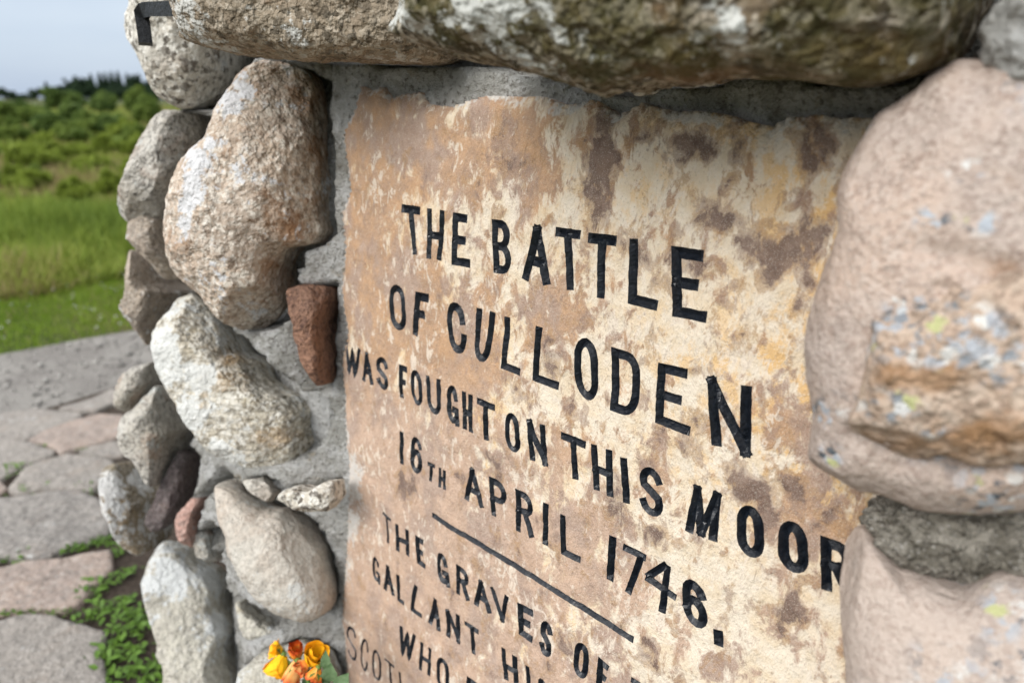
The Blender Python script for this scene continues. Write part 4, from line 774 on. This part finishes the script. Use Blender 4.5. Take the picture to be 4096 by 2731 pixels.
def leaf(C, axis, nrm, L, Wd, mat, parent, name='leaf', bend=.25):
    z = np.asarray(axis, float); z /= np.linalg.norm(z); n_ = np.asarray(nrm, float); n_ -= (n_ @ z) * z; n_ /= np.linalg.norm(n_); x_ = np.cross(z, n_)
    V = []; k = 8
    for i in range(k + 1):
        t = i / k; wdt = Wd * math.sin(math.pi * t ** .8) * .5 + 1e-4
        for j in (-1, -.5, 0, .5, 1): V.append(z * L * t + x_ * wdt * j * (1 + .10 * math.sin(i * 2.6)) + n_ * (-bend * L * t * t + .22 * abs(j) * wdt))
    F = [[i * 5 + j, i * 5 + j + 1, i * 5 + 6 + j, i * 5 + 5 + j] for i in range(k) for j in range(4)]
    return obj(name, mesh(name, V, F, mat), parent, Matrix.Translation(C))
for q, ax, L, Wd in (('2 1462 1510', .0 * Rv + 1. * Uv, .036, .018), ('2 1440 1568', .5 * Rv + .8 * Uv, .034, .024), ('2 1478 1560', .1 * Rv + .9 * Uv + .2 * Tv, .038, .030), ('2 1420 1560', -.4 * Rv + .7 * Uv + .3 * Tv, .034, .028), ('2 1450 1600', -.1 * Rv + .6 * Uv + .6 * Tv, .042, .032), ('2 1395 1620', -.2 * Rv + .8 * Uv + .3 * Tv, .04, .026), ('2 1510 1600', .4 * Rv + .7 * Uv, .036, .028), ('2 1288 1430', -.6 * Rv - .3 * Uv + .4 * Tv, .02, .009), ('2 1350 1462', -.4 * Rv + .7 * Uv + .2 * Tv, .02, .007)):
    leaf(onwall(pp(q)[0], .16), ax, Tv + .3 * Uv, L, Wd, M['rleaf'], bouquet)

# ================================================================ weeds in the joints
M['weed'] = leaf_mat('weed_leaf', (.055, .115, .012), (.10, .19, .022), 30)
def weed_mesh(pts, n, size, seed):
    """broad little leaves springing up along the joint"""
    n = int(n * .8); size *= .8
    rg = np.random.default_rng(seed); V = []; F = []; G = [ground(p, .0)[:2] for p in pts]; org = np.array([*np.mean(G, 0), 0.])
    for _ in range(n):
        k = rg.integers(0, len(G) - 1) if len(G) > 1 else 0; t = rg.random(); p = G[k] * (1 - t) + G[min(k + 1, len(G) - 1)] * t if len(G) > 1 else G[0]
        c = np.array([p[0], p[1], .0]) - org + np.append(rg.normal(0, size * .45, 2), rg.uniform(.0, size * .55)); a = rg.uniform(0, 6.28); el = rg.uniform(.1, 1.0)
        z = np.array([math.cos(a) * math.cos(el), math.sin(a) * math.cos(el), math.sin(el)]); x_ = np.array([-math.sin(a), math.cos(a), rg.uniform(-.4, .4)]); L = size * rg.uniform(.45, 1.05); Wd = L * rg.uniform(.10, .22)
        b = len(V); nn = np.cross(z, x_)
        for tt, ww in ((0, .12), (.3, .85), (.65, 1.), (1., .08)):
            q = c + z * L * tt - np.array([0, 0, .35 * L * tt * tt]); q[2] = max(q[2], .004)
            V += [q - x_ * Wd * ww, q + nn * Wd * -.2 * ww, q + x_ * Wd * ww]
        for i in range(3): F += [[b + i * 3, b + i * 3 + 1, b + i * 3 + 4, b + i * 3 + 3], [b + i * 3 + 1, b + i * 3 + 2, b + i * 3 + 5, b + i * 3 + 4]]
    return org, V, F
for q, n, sz in (('2 5 660,60 625,90 605', 60, .05), ('2 80 722,150 705,240 695', 110, .04), ('2 310 690,380 692,432 720', 55, .04), ('2 5 1015,70 1010,150 1008', 75, .045), ('2 175 505,235 515', 22, .035), ('2 340 530,440 548', 26, .035), ('2 280 985,380 960,470 930', 140, .04), ('2 90 1252,200 1240,330 1255', 130, .034), ('2 0 1262,50 1255', 26, .034)):
    org, V, F = weed_mesh(pp(q), n, sz, int(n + sz * 1e3)); obj('weed_tuft', mesh('weed_tuft', V, F, M['weed']), None, Matrix.Translation(org), label='small green weed tuft growing in a joint of the paving', category='weed', group='weed tufts in the paving joints')
V_, F_l, = [], []
for q, n, sz in (('2 480 910,520 960,540 1000', 70, .05), ('2 370 1180,430 1150,520 1110,600 1070', 150, .045), ('2 380 1290,450 1250,520 1230,600 1200', 150, .045), ('2 520 1300,600 1280,660 1250', 130, .045), ('2 480 1400,560 1380,640 1340,680 1300', 170, .045), ('2 420 1480,480 1460,560 1450,640 1430', 150, .045), ('2 480 1560,580 1530,680 1500,720 1550', 200, .045), ('2 520 1640,640 1620,720 1640', 120, .045)):
    org, V, F = weed_mesh(pp(q), int(n * .68), sz * 1.15, int(n + sz * 900)); b = len(V_); V_ += [np.asarray(v) + org for v in V]; F_l += [[k + b for k in f] for f in F]
V_ = np.array(V_); off = V_.mean(0) * np.array([1, 1, 0]); obj('weeds', mesh('weeds', V_ - off, F_l, M['weed']), None, Matrix.Translation(off), kind='stuff', label='leafy green weeds spreading over bare soil at the foot of the cairn', category='weeds')

# ================================================================ gravel, lawn, moor grass
def tint_mat(name, rough=.7, trans=.3):
    s = NT(name); c = s.attr('tint', 'Color'); s.b.inputs['Roughness'].default_value = rough; s.L(c, s.b.inputs['Base Color'])
    tr = N(s.t, 'ShaderNodeBsdfTranslucent'); s.L(c, tr.inputs[0]); mxs = N(s.t, 'ShaderNodeMixShader'); mxs.inputs[0].default_value = trans
    s.L(s.b.outputs[0], mxs.inputs[1]); s.L(tr.outputs[0], mxs.inputs[2]); s.L(mxs.outputs[0], s.o.inputs[0]); return s.m
M['leafy'] = tint_mat('leafy_tint'); M['pebble'] = tint_mat('pebble_tint', .9, 0.)
def tinted(name, V, F, cols, mat, parent=None, Mx=None, **kw):
    me = mesh(name, V, F, mat, False); attr(me, 'tint', np.concatenate([cols, np.ones((len(cols), 1))], 1), 'FLOAT_COLOR'); return obj(name, me, parent, Mx, **kw)
# pebbles
n = 9000; a = RNG.uniform(-4, 5, n); b = -RNG.uniform(0.02, 2.2, n); P = LA + a[:, None] * LD + b[:, None] * LN
keep = ((P - PA) @ PN) < -.02; P = P[keep]; n = len(P); sz = RNG.lognormal(-4.8, .5, n).clip(.004, .03)
octa = np.array([(1, 0, 0), (0, 1, 0), (-1, 0, 0), (0, -1, 0), (0, 0, .7), (0, 0, -.5)]); of3 = np.array([(0, 1, 4), (1, 2, 4), (2, 3, 4), (3, 0, 4), (1, 0, 5), (2, 1, 5), (3, 2, 5), (0, 3, 5)])
V = (octa[None] * RNG.uniform(.6, 1.3, (n, 6, 1)) * sz[:, None, None] + P[:, None] + np.array([0, 0, -.012]) + np.array([0, 0, .35]) * sz[:, None, None]).reshape(-1, 3); F = (of3[None] + 6 * np.arange(n)[:, None, None]).reshape(-1, 3)
tone = np.repeat(RNG.uniform(.14, .40, n), 6); tinted('gravel', V, F, np.stack([tone, tone * .96, tone * .90], -1), M['pebble'], kind='stuff', label='loose grey gravel on the path', category='gravel')
def blades(P, h, wd, lean, cols):
    n = len(P); a = RNG.uniform(0, 2 * math.pi, n); dx = np.stack([np.cos(a), np.sin(a), 0 * a], -1); l = RNG.normal(0, 1, (n, 2)); ln = np.concatenate([l, np.zeros((n, 1))], 1) * lean[:, None]
    up = np.array([0, 0, 1.]); V = np.empty((n, 5, 3)); hw = (wd / 2)[:, None] * dx; H = h[:, None]
    V[:, 0] = P - hw; V[:, 1] = P + hw; m_ = P + up * H * .55 + ln * .35; V[:, 2] = m_ + hw * .8; V[:, 3] = m_ - hw * .8; V[:, 4] = P + up * H + ln
    F = np.empty((n, 3, 3), int); b = 5 * np.arange(n); F[:, 0] = np.stack([b, b + 1, b + 2], -1); F[:, 1] = np.stack([b, b + 2, b + 3], -1); F[:, 2] = np.stack([b + 3, b + 2, b + 4], -1)
    return V.reshape(-1, 3), F.reshape(-1, 3), np.repeat(cols, 5, 0)
def mixc(t, *cs):
    t = np.clip(t, 0, 1) * (len(cs) - 1); i = np.minimum(t.astype(int), len(cs) - 2); f = (t - i)[:, None]; C_ = np.array(cs); return C_[i] * (1 - f) + C_[i + 1] * f
# mown lawn beside the path
n = 85000; a = RNG.uniform(-3.5, 6, n); b = RNG.uniform(0, 1, n) ** .8 * 2.6 - .03; P = LA + a[:, None] * LD + b[:, None] * LN + np.array([0, 0, -.02]); b2 = b + .10 * fbm(P, 2.2, 3, 3); P = P[b2 > 0]; n = len(P)
q = fbm(P, 1.6, 4, 61) * .5 + .5 + RNG.normal(0, .15, n); cols = mixc(q, (.12, .20, .016), (.18, .28, .025), (.23, .30, .045)); dry = RNG.random(n) < .07; cols[dry] = (.30, .26, .12)
V, F, c_ = blades(P, RNG.uniform(.025, .06, n), RNG.uniform(.004, .008, n), RNG.uniform(.008, .03, n), cols)
tinted('lawn_grass', V, F, c_, M['leafy'], kind='stuff', label='short mown grass beside the gravel path', category='grass')
n = 260; a = RNG.uniform(-2.5, 4, n); b = RNG.uniform(.05, 1.8, n); P = LA + a[:, None] * LD + b[:, None] * LN + np.array([0, 0, .04])
V = (octa[None] * np.array([1, 1, .35]) * RNG.uniform(.007, .012, (n, 1, 1)) + P[:, None]).reshape(-1, 3); F = (of3[None] + 6 * np.arange(n)[:, None, None]).reshape(-1, 3)
tinted('daisies', V, F, np.full((len(V), 3), .72), M['pebble'], kind='stuff', label='white daisies dotted over the mown lawn', category='daisies')
# rough moor grass
n = 210000; d = 5.9 * (190 / 5.9) ** RNG.random(n); az = RNG.uniform(R_(-64), R_(-8), n); P = np.stack([d * np.sin(az), d * np.cos(az), 0 * d - .03], -1)
k = ((P - LA) @ LN) > 1.5 + .5 * fbm(P, 1.2, 3, 8); P = P[k]; d = d[k]; n = len(P)
q = fbm(P, .55, 4, 33) * .8 + .36 + .55 * np.exp(-((d - 16) / 4.5) ** 2) * (fbm(P, .25, 2, 35) > -.15) + RNG.normal(0, .12, n); tuss = fbm(P, 1.1, 3, 44)
cols = mixc(q, (.13, .19, .028), (.21, .28, .045), (.27, .31, .06), (.29, .25, .10), (.21, .14, .075)); pinkish = (fbm(P * np.array([1, .5, 1]), .3, 3, 77) > .26) & (RNG.random(n) < .75); cols[pinkish] = cols[pinkish] * .35 + np.array([.24, .16, .10]) * .65
V, F, c_ = blades(P, (RNG.uniform(.10, .30, n) * (1 + 1.0 * tuss)).clip(.05, .55), .010 + .0019 * d, RNG.uniform(.04, .16, n), cols)
tinted('moor_grass', V, F, c_, M['leafy'], kind='stuff', label='long rough grass and heather covering the moor', category='grass')

# ================================================================ shrubs and trees
M['bark'] = simple('bark', (.06, .045, .03), (.11, .085, .06), 12, .02)
def crown(rx, rz, n, leafs, c_lo, c_hi, seed, conifer=False, clumps=26):
    rg = np.random.default_rng(seed)
    if conifer:
        t = rg.random(n) ** .75; layer = np.floor(t * 11) / 11 + .03 * rg.random(n); rad = rx * (1 - t) ** .8 * (.35 + .65 * rg.random(n)) * (.75 + .5 * ((t * 11) % 1)); a = rg.uniform(0, 6.28, n)
        P = np.stack([rad * np.cos(a), rad * np.sin(a), rz * 2 * (.10 + .92 * t) - .10 * rad], -1); shade = rg.random(n)
    else:
        cs = rg.normal(0, 1, (clumps, 3)); cs /= np.linalg.norm(cs, axis=1, keepdims=True); cs *= rg.uniform(.35, .95, (clumps, 1)); cs[:, 2] = np.abs(cs[:, 2]) * 1.1 - .15
        k = rg.integers(0, clumps, n); r_ = rg.normal(0, 1, (n, 3)); r_ /= np.linalg.norm(r_, axis=1, keepdims=True); rr_ = rg.uniform(.14, .36, clumps)
        P = cs[k] + r_ * (rr_[k] * rg.random(n) ** .4)[:, None]; P = P * np.array([rx, rx, rz]) + np.array([0, 0, rz * .95]); shade = rg.random(clumps)[k] * .6 + rg.random(n) * .4
    P[:, 2] = np.maximum(P[:, 2], .02)
    d1 = rg.normal(0, 1, (n, 3)); d1 /= np.linalg.norm(d1, axis=1, keepdims=True); d2 = np.cross(d1, rg.normal(0, 1, (n, 3))); d2 /= np.linalg.norm(d2, axis=1, keepdims=True); L = leafs * rg.uniform(.6, 1.3, (n, 1))
    V = np.stack([P - d1 * L, P + d2 * L * .45, P + d1 * L, P - d2 * L * .45], 1).reshape(-1, 3); F = np.arange(4 * n).reshape(-1, 4)
    cols = np.repeat(np.array(c_lo) * (1 - shade[:, None]) + np.array(c_hi) * shade[:, None], 4, 0)
    return V, F, cols
def plant(name, base, rx, rz, n, leafs, lo, hi, seed, conifer, trunk_h, **kw):
    root = empty(name, base, **kw)
    V, F, c_ = crown(rx, rz, n, leafs, lo, hi, seed, conifer)
    V = V + np.array([0, 0, trunk_h]); tinted('crown', V, F, c_, M['leafy'], root, Matrix.Translation(base))
    tr = max(.02, rz * .045); V, F = [], []
    hgt_ = trunk_h + rz * (1.6 if conifer else .9); V, F = tube([(0, 0, -.1), (tr * .5, 0, hgt_ * .5), (0, tr, hgt_)], [tr, tr * .7, tr * .25], 7)
    F = list(F); V = list(V)
    if not conifer:
        rg = random.Random(seed)
        for k_ in range(5):
            a_ = rg.uniform(0, 6.28); z0 = trunk_h * .6 + rz * rg.uniform(.05, .4); v2, f2 = tube([(0, 0, z0), (rx * .35 * math.cos(a_), rx * .35 * math.sin(a_), z0 + rz * .35), (rx * .7 * math.cos(a_), rx * .7 * math.sin(a_), z0 + rz * .7)], [tr * .5, tr * .35, tr * .12], 5); b = len(V); V += list(v2); F += [[q_ + b for q_ in f_] for f_ in f2]
    obj('trunk', mesh('trunk', V, F, M['bark']), root, Matrix.Translation(base)); return root
SH = [(271, 386, 470, 100, 0), (430, 402, 478, 70, 0), (570, 400, 500, 80, 1), (105, 440, 500, 100, 0), (15, 452, 530, 80, 1), (320, 440, 540, 80, 0), (470, 468, 560, 90, 0), (200, 478, 560, 90, 0), (60, 500, 590, 70, 1), (300, 505, 590, 80, 1), (180, 560, 650, 75, 2), (425, 565, 640, 50, 2), (125, 600, 692, 85, 2), (610, 430, 520, 70, 1), (560, 520, 620, 60, 1), (-60, 430, 520, 90, 0), (-80, 560, 660, 80, 1), (380, 470, 560, 60, 1), (150, 450, 520, 70, 1)]
rs_ = random.Random(3)
SH += [(rs_.uniform(-120, 620), 0, by, rs_.uniform(45, 95), rs_.choice((1, 2, 2))) for by in [rs_.uniform(560, 880) for _ in range(26)]]
SH = [(x, ty if ty else by - rs_.uniform(35, 75), by, wp, k) for x, ty, by, wp, k in SH]
SL = ['dark green bushy shrub on the moor below the treeline', 'mid green leafy shrub on the moor', 'yellow green low bush in the rough grass']
SC = [((.045, .085, .02), (.165, .235, .055)), ((.095, .15, .028), (.23, .30, .065)), ((.15, .20, .026), (.29, .36, .06))]
for i, (x, ty, by, wp, k) in enumerate(SH):
    base = ground((x, by)); d_ = math.hypot(base[0], base[1]); top_ = EYE + ray((x, ty)) * ((base - EYE) @ FWD) / FPX; h_ = max(.3, top_[2]); h_ = h_ * (1.45 if by < 535 else 1.15) + .12; rx = wp / 2 / FPX * d_ * 1.45
    plant('moor_shrub', base * np.array([1, 1, 0]) - np.array([0, 0, .05]), rx, h_ * .52, 4200, .012 * d_ ** .6 + .015, *SC[k], 500 + i, False, 0, label=SL[k], category='shrub', group=('dark shrubs', 'leafy shrubs', 'yellow green bushes')[k] + ' on the moor')
TR = [(22, 361, 52, 0, 330), (92, 381, 40, 0, 420), (153, 358, 50, 0, 330), (196, 346, 30, 1, 330), (239, 342, 42, 0, 320), (271, 355, 34, 0, 330), (309, 317, 58, 0, 270), (347, 326, 40, 0, 290), (379, 322, 36, 1, 290), (414, 318, 34, 1, 290), (437, 317, 32, 1, 290), (462, 314, 36, 1, 290), (488, 313, 36, 1, 290), (523, 320, 34, 1, 290), (555, 319, 42, 0, 280), (584, 332, 40, 0, 290), (620, 325, 40, 1, 290), (660, 330, 44, 0, 290), (-30, 352, 50, 0, 330), (-90, 345, 50, 1, 330), (330, 352, 50, 0, 260), (400, 348, 50, 0, 262), (450, 352, 56, 0, 258), (510, 350, 56, 0, 260), (570, 355, 60, 0, 256), (120, 385, 40, 0, 350), (60, 388, 44, 0, 380)]
TL_ = ['dark broadleaf tree in the far treeline', 'tall narrow conifer in the far treeline']
for i, (x, ty, wp, k, d_) in enumerate(TR):
    r0 = ray((x, 395)); r0 = r0 / (r0 @ np.array([0, 1., 0])) ; base = np.array([r0[0] * d_, d_, -.3]); h_ = (1.55 + (ray((x, ty))[2] / ray((x, ty))[1]) * d_ + .3) * 1.22; rx = wp / 2 / FPX * d_ * (1.35 if not k else 1.15) * 1.08
    plant('conifer_tree' if k else 'broadleaf_tree', base, rx, h_ * .5, 2600, .50, (.014, .032, .018), (.045, .080, .034), 700 + i, bool(k), 0 if k else h_ * .04, label=TL_[k], category='tree', group=('broadleaf trees', 'conifers')[k] + ' in the treeline')
